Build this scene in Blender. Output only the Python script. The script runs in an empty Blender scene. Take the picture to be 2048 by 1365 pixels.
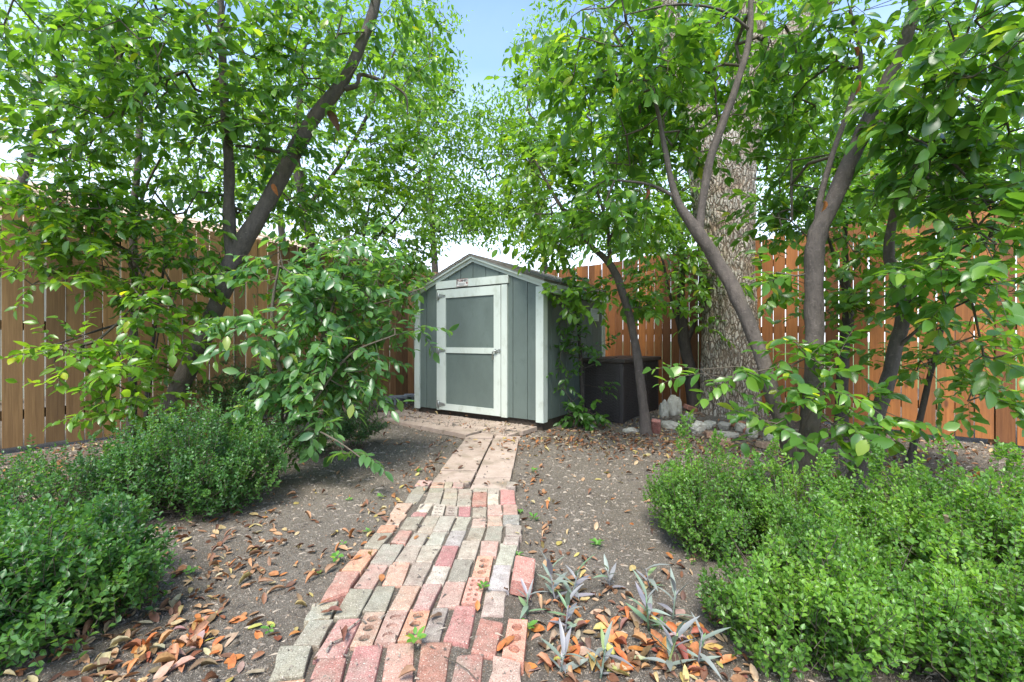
import bpy, bmesh, math, random
import numpy as np
from mathutils import Vector, Matrix, noise as mnoise

R = math.radians
rng = np.random.default_rng(7)
random.seed(7)
sc = bpy.context.scene
col = sc.collection

# ------------------------------------------------------------------ camera, sky, sun, exposure
F, CX, CY, H = 880.0, 1024.0, 682.5, 1.05          # focal length in photo pixels, centre, eye height
cd = bpy.data.cameras.new("camera")
cam = bpy.data.objects.new("camera", cd)
col.objects.link(cam)
cam.location = (0, 0, H)
cam.rotation_euler = (R(90), 0, 0)
cd.sensor_width = 36.0
cd.lens = F / 2048 * 36.0
cd.clip_start = 0.05
cd.clip_end = 2000
sc.camera = cam

SUN_EL, SUN_AZ = 58.0, 192.0                          # azimuth measured from +Y (ahead) to +X (right)
world = bpy.data.worlds.new("World")
sc.world = world
world.use_nodes = True
wn, wl = world.node_tree.nodes, world.node_tree.links
bg = wn["Background"]
sky = wn.new("ShaderNodeTexSky")
sky.sky_type = 'NISHITA'
sky.sun_disc = False
sky.sun_elevation = R(SUN_EL)
sky.sun_rotation = R(SUN_AZ)
sky.air_density = 1.0
sky.dust_density = 1.0
sky.ozone_density = 4.0
# thin bright cloud and haze, thickest near the horizon
tc = wn.new("ShaderNodeTexCoord")
sep = wn.new("ShaderNodeSeparateXYZ")
wl.new(tc.outputs["Generated"], sep.inputs[0])
haze = wn.new("ShaderNodeMapRange")
haze.inputs["From Min"].default_value = 0.02
haze.inputs["From Max"].default_value = 0.55
haze.inputs["To Min"].default_value = 0.85
haze.inputs["To Max"].default_value = 0.0
wl.new(sep.outputs["Z"], haze.inputs["Value"])
cn = wn.new("ShaderNodeTexNoise")
cn.inputs["Scale"].default_value = 2.6
cn.inputs["Detail"].default_value = 5
wl.new(tc.outputs["Generated"], cn.inputs["Vector"])
cr = wn.new("ShaderNodeMapRange")
cr.inputs["From Min"].default_value = 0.45
cr.inputs["From Max"].default_value = 0.75
cr.inputs["To Min"].default_value = 0.0
cr.inputs["To Max"].default_value = 0.07
wl.new(cn.outputs["Fac"], cr.inputs["Value"])
mx = wn.new("ShaderNodeMath"); mx.operation = 'MAXIMUM'
wl.new(haze.outputs[0], mx.inputs[0]); wl.new(cr.outputs[0], mx.inputs[1])
mixc = wn.new("ShaderNodeMix"); mixc.data_type = 'RGBA'
mixc.inputs["B"].default_value = (5.2, 5.5, 6.0, 1)
wl.new(mx.outputs[0], mixc.inputs["Factor"])
wl.new(sky.outputs[0], mixc.inputs["A"])
wl.new(mixc.outputs["Result"], bg.inputs["Color"])
bg.inputs["Strength"].default_value = 0.15

sd = bpy.data.lights.new("sun", 'SUN')
sun = bpy.data.objects.new("sun", sd)
col.objects.link(sun)
sd.energy = 2.4
sd.angle = R(24)
sd.color = (1.0, 0.96, 0.88)
sdir = Vector((math.sin(R(SUN_AZ)) * math.cos(R(SUN_EL)), math.cos(R(SUN_AZ)) * math.cos(R(SUN_EL)), math.sin(R(SUN_EL))))
sun.rotation_euler = sdir.to_track_quat('Z', 'Y').to_euler()
sun.location = sdir * 30

sc.view_settings.view_transform = 'Standard'
sc.view_settings.look = 'None'
sc.view_settings.gamma = 1
sc.view_settings.use_curve_mapping = False
sc.view_settings.exposure = 1.65
sc.render.engine = 'CYCLES'
cy = sc.cycles
cy.use_denoising = True
cy.max_bounces = 8
cy.diffuse_bounces = 5
cy.glossy_bounces = 2
cy.transmission_bounces = 4
cy.transparent_max_bounces = 4
cy.sample_clamp_indirect = 6
cy.caustics_reflective = False
cy.caustics_refractive = False


# ------------------------------------------------------------------ helpers
def at(px, py, Y):
    """photo pixel at a known distance -> point of the place"""
    return np.array(((px - CX) / F * Y, Y, H - (py - CY) / F * Y))


def gpt(px, py, z=0.0):
    """photo pixel that lies on the ground (height z)"""
    Y = F * (H - z) / (py - CY)
    return np.array(((px - CX) / F * Y, Y, z))


TREE_XY = (2.86, 5.8)


def gz(x, y):
    b = 0.13 * math.exp(-(((x - TREE_XY[0]) / 0.95) ** 2 + ((y - TREE_XY[1]) / 0.75) ** 2))
    n = mnoise.noise((x * 0.7, y * 0.7, 3.1)) * 0.018 + mnoise.noise((x * 3.1, y * 3.1, 1.7)) * 0.008 + mnoise.noise((x * 14, y * 14, 4.7)) * 0.0045
    # bedding soil fills the joints of the brick path
    px_ = min(x + .70, .02 - x)
    py_ = min(y - 1.0, 3.05 - y)
    e = max(0., min(1., min(px_, py_) / .05))
    return b + n * (1 - .6 * e) - 0.004 + .026 * e


def tag(o, label=None, cat=None, group=None, kind=None):
    if label: o["label"] = label
    if cat: o["category"] = cat
    if group: o["group"] = group
    if kind: o["kind"] = kind
    return o


def empty(name, loc, rz=0.0):
    o = bpy.data.objects.new(name, None)
    col.objects.link(o)
    o.location = loc
    o.rotation_euler = (0, 0, rz)
    o.empty_display_size = 0.1
    return o


def link(name, me, material=None, parent=None, loc=None):
    o = bpy.data.objects.new(name, me)
    col.objects.link(o)
    if material is not None and not me.materials:
        me.materials.append(material)
    if parent is not None:
        o.parent = parent
    if loc is not None:
        o.location = loc
    return o


def mesh_np(name, V, T, smooth=True, tint=None):
    """V (n,3), T (m,k) constant face size"""
    V = np.asarray(V, np.float32).reshape(-1, 3)
    T = np.asarray(T, np.int32)
    me = bpy.data.meshes.new(name)
    m, k = T.shape
    me.vertices.add(len(V))
    me.vertices.foreach_set("co", V.ravel())
    me.loops.add(m * k)
    me.loops.foreach_set("vertex_index", T.ravel())
    me.polygons.add(m)
    me.polygons.foreach_set("loop_start", np.arange(0, m * k, k, dtype=np.int32))
    if tint is not None:
        a = me.attributes.new("tint", 'FLOAT', 'FACE')
        a.data.foreach_set("value", np.asarray(tint, np.float32))
    me.update(calc_edges=True)
    me.polygons.foreach_set("use_smooth", np.full(m, smooth, dtype=bool))
    return me


class MB:
    """collects boxes, prisms and tubes into one mesh"""
    def __init__(s):
        s.bm = bmesh.new()

    def box(s, x0, x1, y0, y1, z0, z1, M=None):
        r = bmesh.ops.create_cube(s.bm, size=1.0)
        for v in r["verts"]:
            v.co = Vector(((x0 + x1) / 2 + v.co.x * (x1 - x0), (y0 + y1) / 2 + v.co.y * (y1 - y0), (z0 + z1) / 2 + v.co.z * (z1 - z0)))
            if M is not None:
                v.co = M @ v.co
        return r["verts"]

    def prism(s, pts, ext):
        """polygon (list of 3-vectors) pushed along ext"""
        a = [s.bm.verts.new(Vector(p)) for p in pts]
        b = [s.bm.verts.new(Vector(p) + Vector(ext)) for p in pts]
        n = len(a)
        fs = [s.bm.faces.new(a), s.bm.faces.new(b[::-1])]
        for i in range(n):
            j = (i + 1) % n
            fs.append(s.bm.faces.new((a[j], a[i], b[i], b[j])))
        bmesh.ops.recalc_face_normals(s.bm, faces=fs)
        return a + b

    def tube(s, pts, rad, n=8, cap=True):
        pts = [Vector(p) for p in pts]
        rings = []
        for i, p in enumerate(pts):
            d = (pts[min(i + 1, len(pts) - 1)] - pts[max(i - 1, 0)]).normalized()
            a = d.orthogonal().normalized() if i == 0 else (u - d * u.dot(d)).normalized()
            u = a
            b = d.cross(a)
            r = rad[i] if hasattr(rad, "__len__") else rad
            rings.append([s.bm.verts.new(p + (a * math.cos(t) + b * math.sin(t)) * r) for t in [k * 2 * math.pi / n for k in range(n)]])
        for i in range(len(rings) - 1):
            for k in range(n):
                f = s.bm.faces.new((rings[i][k], rings[i][(k + 1) % n], rings[i + 1][(k + 1) % n], rings[i + 1][k]))
                f.smooth = True
        if cap:
            s.bm.faces.new(rings[0][::-1]); s.bm.faces.new(rings[-1])

    def build(s, name, material, parent=None, loc=None, bevel=0.0, smooth=False):
        if bevel > 0:
            bmesh.ops.bevel(s.bm, geom=s.bm.edges[:], offset=bevel, segments=1, affect='EDGES', profile=0.5)
        me = bpy.data.meshes.new(name)
        s.bm.to_mesh(me)
        s.bm.free()
        if smooth:
            me.polygons.foreach_set("use_smooth", np.full(len(me.polygons), True, dtype=bool))
        return link(name, me, material, parent, loc)


# ------------------------------------------------------------------ materials
def new_mat(name):
    m = bpy.data.materials.new(name)
    m.use_nodes = True
    return m, m.node_tree.nodes, m.node_tree.links, m.node_tree.nodes["Principled BSDF"]


def nd(ns, typ, **kw):
    n = ns.new(typ)
    for k, v in kw.items():
        if k in n.inputs:
            n.inputs[k].default_value = v
        else:
            setattr(n, k, v)
    return n


def ramp(ns, stops):
    n = ns.new("ShaderNodeValToRGB")
    e = n.color_ramp.elements
    while len(e) < len(stops):
        e.new(0.5)
    for i, (p, c) in enumerate(stops):
        e[i].position = p
        e[i].color = (*c, 1)
    return n


def mixcol(ns, ls, fac, a, b, blend='MIX'):
    n = ns.new("ShaderNodeMix")
    n.data_type = 'RGBA'
    n.blend_type = blend
    for s, v in (("Factor", fac), ("A", a), ("B", b)):
        if hasattr(v, "links") or hasattr(v, "is_output"):
            ls.new(v, n.inputs[s])
        else:
            n.inputs[s].default_value = v if s == "Factor" else (*v, 1)
    return n.outputs["Result"]


def noise_fac(ns, ls, scale, detail=4, rough=0.6, vec=None, lo=0.3, hi=0.7, stretch=None):
    n = nd(ns, "ShaderNodeTexNoise", Scale=scale, Detail=detail, Roughness=rough)
    if vec is None:
        g = ns.new("ShaderNodeNewGeometry")
        vec = g.outputs["Position"]
    if stretch:
        mp = ns.new("ShaderNodeMapping")
        mp.inputs["Scale"].default_value = stretch
        ls.new(vec, mp.inputs["Vector"])
        vec = mp.outputs[0]
    ls.new(vec, n.inputs["Vector"])
    r = nd(ns, "ShaderNodeMapRange", **{"From Min": lo, "From Max": hi})
    ls.new(n.outputs["Fac"], r.inputs["Value"])
    return r.outputs[0]


def bump(ns, ls, h, p, strength=0.3, dist=0.01):
    b = nd(ns, "ShaderNodeBump", Strength=strength, Distance=dist)
    ls.new(h, b.inputs["Height"])
    ls.new(b.outputs[0], p.inputs["Normal"])


def leaf_mat(name, c0, c1, c2, trans=0.4, rough=0.30, obj_random=False, tcol=None, spec=0.6):
    m, ns, ls, p = new_mat(name)
    if obj_random:
        src = ns.new("ShaderNodeObjectInfo").outputs["Random"]
    else:
        a = ns.new("ShaderNodeAttribute"); a.attribute_name = "tint"
        src = a.outputs["Fac"]
    rp = ramp(ns, [(0.0, c0), (0.55, c1), (0.93, c2), (1.0, (c2[0] * 1.9, c2[1] * 1.25, c2[2] * .8))])
    ls.new(src, rp.inputs["Fac"])
    ls.new(rp.outputs["Color"], p.inputs["Base Color"])
    p.inputs["Roughness"].default_value = rough
    p.inputs["Specular IOR Level"].default_value = spec
    tr = ns.new("ShaderNodeBsdfTranslucent")
    tc_ = mixcol(ns, ls, 1.0, rp.outputs["Color"], tcol or (2.5, 2.2, 0.8), 'MULTIPLY')
    ls.new(tc_, tr.inputs["Color"])
    ms = ns.new("ShaderNodeMixShader"); ms.inputs[0].default_value = trans
    ls.new(p.outputs[0], ms.inputs[1]); ls.new(tr.outputs[0], ms.inputs[2])
    ls.new(ms.outputs[0], ns["Material Output"].inputs["Surface"])
    return m


M = {}
LC = dict(near=((.046, .120, .024), (.090, .210, .034), (.160, .295, .042)),
          far=((.065, .150, .022), (.110, .235, .028), (.175, .310, .036)),  # lighter, yellower greens: backlighting put into the leaf colour
          soft=((.052, .135, .046), (.092, .205, .064), (.135, .265, .074)))
for k, (a, b, c) in LC.items():
    M["leaf_" + k] = leaf_mat("leaf_" + k, a, b, c, trans=.48)
    M["leafobj_" + k] = leaf_mat("leafobj_" + k, a, b, c, trans=.48, obj_random=True)
M["box_right"] = leaf_mat("boxwood_leaf_light", (.075, .175, .032), (.135, .280, .048), (.215, .380, .062), trans=.42, rough=.4)
M["box_left"] = leaf_mat("boxwood_leaf_dark", (.040, .115, .030), (.072, .185, .042), (.125, .255, .052), trans=.4, rough=.4)
M["fern"] = leaf_mat("fine_leaf", (.035, .095, .028), (.055, .135, .036), (.085, .17, .045), trans=.35, rough=.5)
M["weed"] = leaf_mat("weed_leaf", (.07, .20, .03), (.10, .26, .04), (.14, .30, .05), trans=.35, rough=.5, obj_random=True)
M["purple"] = leaf_mat("purple_plant_leaf", (.25, .22, .245), (.23, .28, .225), (.16, .27, .13), trans=.2, rough=.45, obj_random=True, tcol=(1, 1, 1))
M["litter"] = None


def litter_mat(name, obj_random):
    m, ns, ls, p = new_mat(name)
    if obj_random:
        oi = ns.new("ShaderNodeObjectInfo"); src = oi.outputs["Color"]
        v = oi.outputs["Random"]
        c = src
    else:
        a = ns.new("ShaderNodeAttribute"); a.attribute_name = "tint"
        rp = ramp(ns, [(0, (.10, .045, .025)), (.25, (.22, .095, .045)), (.45, (.34, .21, .12)), (.62, (.42, .16, .045)),
                       (.8, (.50, .36, .22)), (.93, (.45, .37, .10)), (1, (.56, .50, .38))])
        ls.new(a.outputs["Fac"], rp.inputs["Fac"])
        c = rp.outputs["Color"]
    nf = noise_fac(ns, ls, 60, 3)
    c = mixcol(ns, ls, nf, mixcol(ns, ls, 1.0, c, (.6, .55, .5), 'MULTIPLY'), c)
    ls.new(c, p.inputs["Base Color"])
    p.inputs["Roughness"].default_value = .6
    tr = ns.new("ShaderNodeBsdfTranslucent"); ls.new(c, tr.inputs["Color"])
    ms = ns.new("ShaderNodeMixShader"); ms.inputs[0].default_value = .15
    ls.new(p.outputs[0], ms.inputs[1]); ls.new(tr.outputs[0], ms.inputs[2])
    ls.new(ms.outputs[0], ns["Material Output"].inputs["Surface"])
    return m


M["litter"] = litter_mat("dry_leaf_mix", False)
M["litter_obj"] = litter_mat("dry_leaf", True)


def brick_mat():
    m, ns, ls, p = new_mat("brick")
    oi = ns.new("ShaderNodeObjectInfo")
    base = oi.outputs["Color"]
    g = ns.new("ShaderNodeNewGeometry")
    big = noise_fac(ns, ls, 22, 6, .7)
    c = mixcol(ns, ls, big, mixcol(ns, ls, 1.0, base, (.60, .55, .52), 'MULTIPLY'), mixcol(ns, ls, 1.0, base, (1.2, 1.2, 1.18), 'MULTIPLY'))
    lich = noise_fac(ns, ls, 9, 6, .7, lo=.38, hi=.62)
    up = ns.new("ShaderNodeSeparateXYZ"); ls.new(g.outputs["Normal"], up.inputs[0])
    upr = nd(ns, "ShaderNodeMapRange", **{"From Min": .5, "From Max": .95}); ls.new(up.outputs["Z"], upr.inputs["Value"])
    f1 = nd(ns, "ShaderNodeMath", operation='MULTIPLY'); ls.new(lich, f1.inputs[0]); ls.new(upr.outputs[0], f1.inputs[1])
    f2 = nd(ns, "ShaderNodeMath", operation='MULTIPLY'); ls.new(f1.outputs[0], f2.inputs[0]); ls.new(oi.outputs["Alpha"], f2.inputs[1])
    lc = mixcol(ns, ls, noise_fac(ns, ls, 40, 3), (.225, .22, .165), (.325, .315, .25))
    c = mixcol(ns, ls, f2.outputs[0], c, lc)
    sp = noise_fac(ns, ls, 260, 2, .5, lo=.35, hi=.5)
    c = mixcol(ns, ls, sp, mixcol(ns, ls, 1.0, c, (.55, .5, .48), 'MULTIPLY'), c)
    sp2 = noise_fac(ns, ls, 190, 2, .5, lo=.62, hi=.7)
    c = mixcol(ns, ls, sp2, c, (.52, .46, .38))
    ls.new(c, p.inputs["Base Color"])
    p.inputs["Roughness"].default_value = .85
    h = nd(ns, "ShaderNodeTexNoise", Scale=120, Detail=6, Roughness=.7)
    ls.new(g.outputs["Position"], h.inputs["Vector"])
    bump(ns, ls, h.outputs["Fac"], p, .55, .006)
    return m


M["brick"] = brick_mat()


def stone_mat(name, a, b, scale=20, spk=None, bs=.5, stain=None, rough=.85):
    m, ns, ls, p = new_mat(name)
    f = noise_fac(ns, ls, scale, 6, .65)
    c = mixcol(ns, ls, f, a, b)
    if stain:
        s = noise_fac(ns, ls, 5, 6, .7, lo=.5, hi=.68)
        c = mixcol(ns, ls, s, c, stain)
    if spk:
        s = noise_fac(ns, ls, 220, 2, .5, lo=.6, hi=.68)
        c = mixcol(ns, ls, s, c, spk)
    ls.new(c, p.inputs["Base Color"])
    p.inputs["Roughness"].default_value = rough
    g = ns.new("ShaderNodeNewGeometry")
    h = nd(ns, "ShaderNodeTexNoise", Scale=scale * 4, Detail=8, Roughness=.7)
    ls.new(g.outputs["Position"], h.inputs["Vector"])
    bump(ns, ls, h.outputs["Fac"], p, bs, .01)
    return m


M["paver"] = stone_mat("paver_stone", (.30, .225, .175), (.40, .315, .255), 8, (.22, .17, .14), .35, (.20, .16, .11))
M["limestone"] = stone_mat("limestone", (.36, .33, .26), (.52, .49, .41), 14, None, .9, (.2, .18, .13))
M["greystone"] = stone_mat("grey_stone", (.24, .22, .18), (.38, .35, .29), 14, None, .9)
M["concrete"] = stone_mat("concrete", (.34, .35, .37), (.50, .50, .50), 25, (.2, .2, .2), .5)
M["skid"] = stone_mat("dark_base_timber", (.035, .026, .018), (.075, .052, .036), 20, None, .5)


def soil_mat():
    m, ns, ls, p = new_mat("soil")
    c = mixcol(ns, ls, noise_fac(ns, ls, 1.3, 5, .6), (.135, .117, .093), (.215, .190, .155))
    c = mixcol(ns, ls, noise_fac(ns, ls, 45, 6, .75), mixcol(ns, ls, 1.0, c, (.5, .48, .46), 'MULTIPLY'), c)
    c = mixcol(ns, ls, noise_fac(ns, ls, 210, 3, .6, lo=.56, hi=.66), c, (.40, .35, .28))
    c = mixcol(ns, ls, noise_fac(ns, ls, 130, 3, .6, lo=.60, hi=.7), c, (.24, .14, .08))
    ls.new(c, p.inputs["Base Color"])
    p.inputs["Roughness"].default_value = .95
    p.inputs["Specular IOR Level"].default_value = .2
    g = ns.new("ShaderNodeNewGeometry")
    h = nd(ns, "ShaderNodeTexNoise", Scale=90, Detail=9, Roughness=.75)
    ls.new(g.outputs["Position"], h.inputs["Vector"])
    bump(ns, ls, h.outputs["Fac"], p, .9, .02)
    return m


M["soil"] = soil_mat()
M["lawn"] = stone_mat("lawn", (.06, .12, .03), (.12, .19, .05), 3, None, .5)


def wood_mat(name, a, b, dark, stain):
    m, ns, ls, p = new_mat(name)
    oi = ns.new("ShaderNodeObjectInfo")
    tcn = ns.new("ShaderNodeTexCoord")
    add = ns.new("ShaderNodeVectorMath"); add.operation = 'ADD'
    sc_ = ns.new("ShaderNodeVectorMath"); sc_.operation = 'SCALE'; sc_.inputs["Scale"].default_value = 37.0
    comb = ns.new("ShaderNodeCombineXYZ")
    for i in range(3):
        ls.new(oi.outputs["Random"], comb.inputs[i])
    ls.new(comb.outputs[0], sc_.inputs[0])
    ls.new(tcn.outputs["Object"], add.inputs[0]); ls.new(sc_.outputs[0], add.inputs[1])
    v = add.outputs[0]
    grain = noise_fac(ns, ls, 1.0, 6, .65, v, .3, .7, (34, 20, 1.3))
    fine = noise_fac(ns, ls, 1.0, 4, .6, v, .35, .65, (150, 60, 4))
    c = mixcol(ns, ls, grain, a, b)
    c = mixcol(ns, ls, fine, mixcol(ns, ls, 1.0, c, (.78, .74, .7), 'MULTIPLY'), c)
    # per-board tone
    rr = nd(ns, "ShaderNodeMapRange", **{"To Min": .55, "To Max": 1.3}); ls.new(oi.outputs["Random"], rr.inputs["Value"])
    cc = ns.new("ShaderNodeCombineColor")
    for i in range(3):
        ls.new(rr.outputs[0], cc.inputs[i])
    c = mixcol(ns, ls, 1.0, c, cc.outputs[0], 'MULTIPLY')
    # weather staining patches and knots
    st = noise_fac(ns, ls, 1.0, 5, .6, v, .5, .75, (5, 5, 1.6))
    c = mixcol(ns, ls, st, c, stain)
    vo = nd(ns, "ShaderNodeTexVoronoi", Scale=1.0)
    mp = ns.new("ShaderNodeMapping"); mp.inputs["Scale"].default_value = (6.5, 3, 2.4)
    ls.new(v, mp.inputs["Vector"]); ls.new(mp.outputs[0], vo.inputs["Vector"])
    kr = nd(ns, "ShaderNodeMapRange", **{"From Min": .06, "From Max": .15, "To Min": .8, "To Max": 0.0}); ls.new(vo.outputs["Distance"], kr.inputs["Value"])
    c = mixcol(ns, ls, kr.outputs[0], c, dark)
    ls.new(c, p.inputs["Base Color"])
    p.inputs["Roughness"].default_value = .7
    h = nd(ns, "ShaderNodeTexNoise", Scale=1.0, Detail=5)
    mp2 = ns.new("ShaderNodeMapping"); mp2.inputs["Scale"].default_value = (120, 40, 3)
    ls.new(v, mp2.inputs["Vector"]); ls.new(mp2.outputs[0], h.inputs["Vector"])
    bump(ns, ls, h.outputs["Fac"], p, .35, .004)
    return m


M["wood_left"] = wood_mat("fence_wood_brown", (.185, .102, .038), (.30, .175, .068), (.07, .035, .018), (.165, .098, .040))
M["wood_right"] = wood_mat("fence_wood_orange", (.235, .084, .019), (.36, .140, .037), (.08, .03, .012), (.17, .068, .025))
M["wood_fresh"] = wood_mat("fence_wood_fresh", (.30, .150, .060), (.44, .245, .110), (.09, .04, .016), (.24, .13, .06))
M["rail"] = wood_mat("fence_rail_wood", (.16, .09, .04), (.24, .14, .06), (.07, .035, .018), (.12, .08, .05))


def bark_mat(name, a, b, lent, stretch=(30, 30, 12), bs=.8, dist=.014):
    m, ns, ls, p = new_mat(name)
    f = noise_fac(ns, ls, 1.0, 6, .65, None, .3, .7, stretch)
    c = mixcol(ns, ls, f, a, b)
    l = noise_fac(ns, ls, 1.0, 3, .6, None, .6, .72, (40, 40, 90))
    c = mixcol(ns, ls, l, c, lent)
    ls.new(c, p.inputs["Base Color"])
    p.inputs["Roughness"].default_value = .85
    g = ns.new("ShaderNodeNewGeometry")
    mp = ns.new("ShaderNodeMapping"); mp.inputs["Scale"].default_value = tuple(2 * s for s in stretch)
    h = nd(ns, "ShaderNodeTexNoise", Scale=1.0, Detail=7, Roughness=.7)
    ls.new(g.outputs["Position"], mp.inputs["Vector"]); ls.new(mp.outputs[0], h.inputs["Vector"])
    bump(ns, ls, h.outputs["Fac"], p, bs, dist)
    return m


M["bark"] = bark_mat("laurel_bark", (.060, .048, .039), (.125, .100, .082), (.17, .14, .115))
M["bark_dark"] = bark_mat("dark_bark", (.030, .024, .020), (.075, .060, .050), (.10, .08, .065))
M["twig"] = bark_mat("twig_bark", (.075, .060, .040), (.13, .105, .075), (.16, .13, .09))
M["oldbark"] = None


def oldbark_mat():
    m, ns, ls, p = new_mat("furrowed_bark")
    g = ns.new("ShaderNodeNewGeometry")
    wn_ = nd(ns, "ShaderNodeTexNoise", Scale=7.0, Detail=4)
    ls.new(g.outputs["Position"], wn_.inputs["Vector"])
    sc_ = ns.new("ShaderNodeVectorMath"); sc_.operation = 'SCALE'; sc_.inputs["Scale"].default_value = .09
    ls.new(wn_.outputs["Color"], sc_.inputs[0])
    ad = ns.new("ShaderNodeVectorMath"); ad.operation = 'ADD'
    ls.new(g.outputs["Position"], ad.inputs[0]); ls.new(sc_.outputs[0], ad.inputs[1])
    mp = ns.new("ShaderNodeMapping"); mp.inputs["Scale"].default_value = (30, 30, 9)
    ls.new(ad.outputs[0], mp.inputs["Vector"])
    vo = nd(ns, "ShaderNodeTexVoronoi", Scale=1.0); vo.feature = 'DISTANCE_TO_EDGE'
    ls.new(mp.outputs[0], vo.inputs["Vector"])
    r1 = nd(ns, "ShaderNodeMapRange", **{"From Min": .02, "From Max": .20}); ls.new(vo.outputs["Distance"], r1.inputs["Value"])
    plate = mixcol(ns, ls, noise_fac(ns, ls, 14, 5, .7), (.34, .30, .24), (.60, .56, .48))
    plate = mixcol(ns, ls, noise_fac(ns, ls, 3.5, 5, .7, lo=.48, hi=.66), plate, (.30, .225, .14))
    c = mixcol(ns, ls, r1.outputs[0], (.13, .092, .06), plate)
    ls.new(c, p.inputs["Base Color"])
    p.inputs["Roughness"].default_value = .9
    h = nd(ns, "ShaderNodeTexNoise", Scale=60, Detail=7, Roughness=.7)
    ls.new(g.outputs["Position"], h.inputs["Vector"])
    mh = nd(ns, "ShaderNodeMath", operation='MULTIPLY'); ls.new(r1.outputs[0], mh.inputs[0]); ls.new(h.outputs["Fac"], mh.inputs[1])
    bump(ns, ls, mh.outputs[0], p, 1.0, .03)
    return m


M["oldbark"] = oldbark_mat()


def paint_mat(name, c, var=.1, rough=.5, dirt=None, stretch=None, bs=.12):
    m, ns, ls, p = new_mat(name)
    f = noise_fac(ns, ls, 3.0, 5, .6, None, .3, .7, stretch or (1, 1, .5))
    cc = mixcol(ns, ls, f, tuple(x * (1 - var) for x in c), tuple(x * (1 + var) for x in c))
    if dirt:
        d = noise_fac(ns, ls, 7, 7, .72, None, .54, .74, (1, 1, .6))
        cc = mixcol(ns, ls, d, cc, dirt)
    ls.new(cc, p.inputs["Base Color"])
    p.inputs["Roughness"].default_value = rough
    g = ns.new("ShaderNodeNewGeometry")
    mp = ns.new("ShaderNodeMapping"); mp.inputs["Scale"].default_value = (90, 90, 14)
    h = nd(ns, "ShaderNodeTexNoise", Scale=1.0, Detail=5)
    ls.new(g.outputs["Position"], mp.inputs["Vector"]); ls.new(mp.outputs[0], h.inputs["Vector"])
    bump(ns, ls, h.outputs["Fac"], p, bs, .01)
    return m


M["shed_grey"] = paint_mat("shed_grey_paint", (.108, .137, .121), .14, .5, (.085, .11, .095), None, .3)
M["shed_white"] = paint_mat("shed_white_paint", (.50, .545, .485), .07, .5, (.36, .39, .32))
M["shingle"] = stone_mat("asphalt_shingle", (.15, .13, .11), (.26, .23, .19), 60, (.35, .3, .25), .5)
M["wicker"] = paint_mat("dark_wicker_resin", (.046, .038, .035), .25, .5)
M["lid"] = paint_mat("dark_lid_resin", (.045, .034, .027), .25, .55, (.10, .07, .05))
M["metal"], _n, _l, _p = new_mat("galvanised_metal")
_p.inputs["Base Color"].default_value = (.42, .44, .42, 1); _p.inputs["Metallic"].default_value = .8; _p.inputs["Roughness"].default_value = .45
M["plaque"] = paint_mat("plaque_white", (.68, .66, .60), .05, .4)
M["ink_red"] = paint_mat("plaque_red", (.22, .075, .065), .1, .5)
M["ink_and_gap_shade"] = paint_mat("plaque_ink_and_gap_shade", (.035, .04, .04), .1, .5)
M["roof_tan"] = stone_mat("tan_roof", (.42, .30, .20), (.54, .40, .28), 20, (.3, .2, .14), .4)
M["house_wall"] = stone_mat("pale_brick_wall", (.50, .43, .35), (.62, .55, .46), 30, None, .3)
M["glass"], _n, _l, _p = new_mat("window_glass")
_p.inputs["Base Color"].default_value = (.03, .04, .05, 1); _p.inputs["Roughness"].default_value = .08

# ------------------------------------------------------------------ ground
def soil_sheet():
    xs = np.concatenate([np.arange(-9, -4, .25), np.arange(-4, -2.4, .06), np.arange(-2.4, 2.4, .03), np.arange(2.4, 4, .06), np.arange(4, 9.01, .25)])
    ys = np.concatenate([np.arange(-4, .8, .3), np.arange(.8, 1.2, .06), np.arange(1.2, 4, .03), np.arange(4, 7, .06), np.arange(7, 12.01, .25)])
    X, Y = np.meshgrid(xs, ys)
    V = np.empty((X.size, 3))
    V[:, 0], V[:, 1] = X.ravel(), Y.ravel()
    V[:, 2] = [gz(x, y) + max(0, mnoise.noise((x * 31, y * 31, 9.2)) - .1) * .007 for x, y in V[:, :2]]
    nx = len(xs)
    i = (np.arange(len(ys) - 1)[:, None] * nx + np.arange(nx - 1)[None]).ravel()
    Q = np.stack([i, i + 1, i + 1 + nx, i + nx], 1)
    return mesh_np("soil_ground", V, Q)


tag(link("soil_ground", soil_sheet(), M["soil"]), "bare dark soil of the garden, strewn with debris", "ground", kind="structure")
mb = MB()
mb.bm.faces.new([mb.bm.verts.new(p) for p in ((-400, -400, -.09), (400, -400, -.09), (400, 900, -.09), (-400, 900, -.09))])
tag(mb.build("lawn", M["lawn"]), "green ground beyond the garden fences", "ground", kind="structure")

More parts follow.
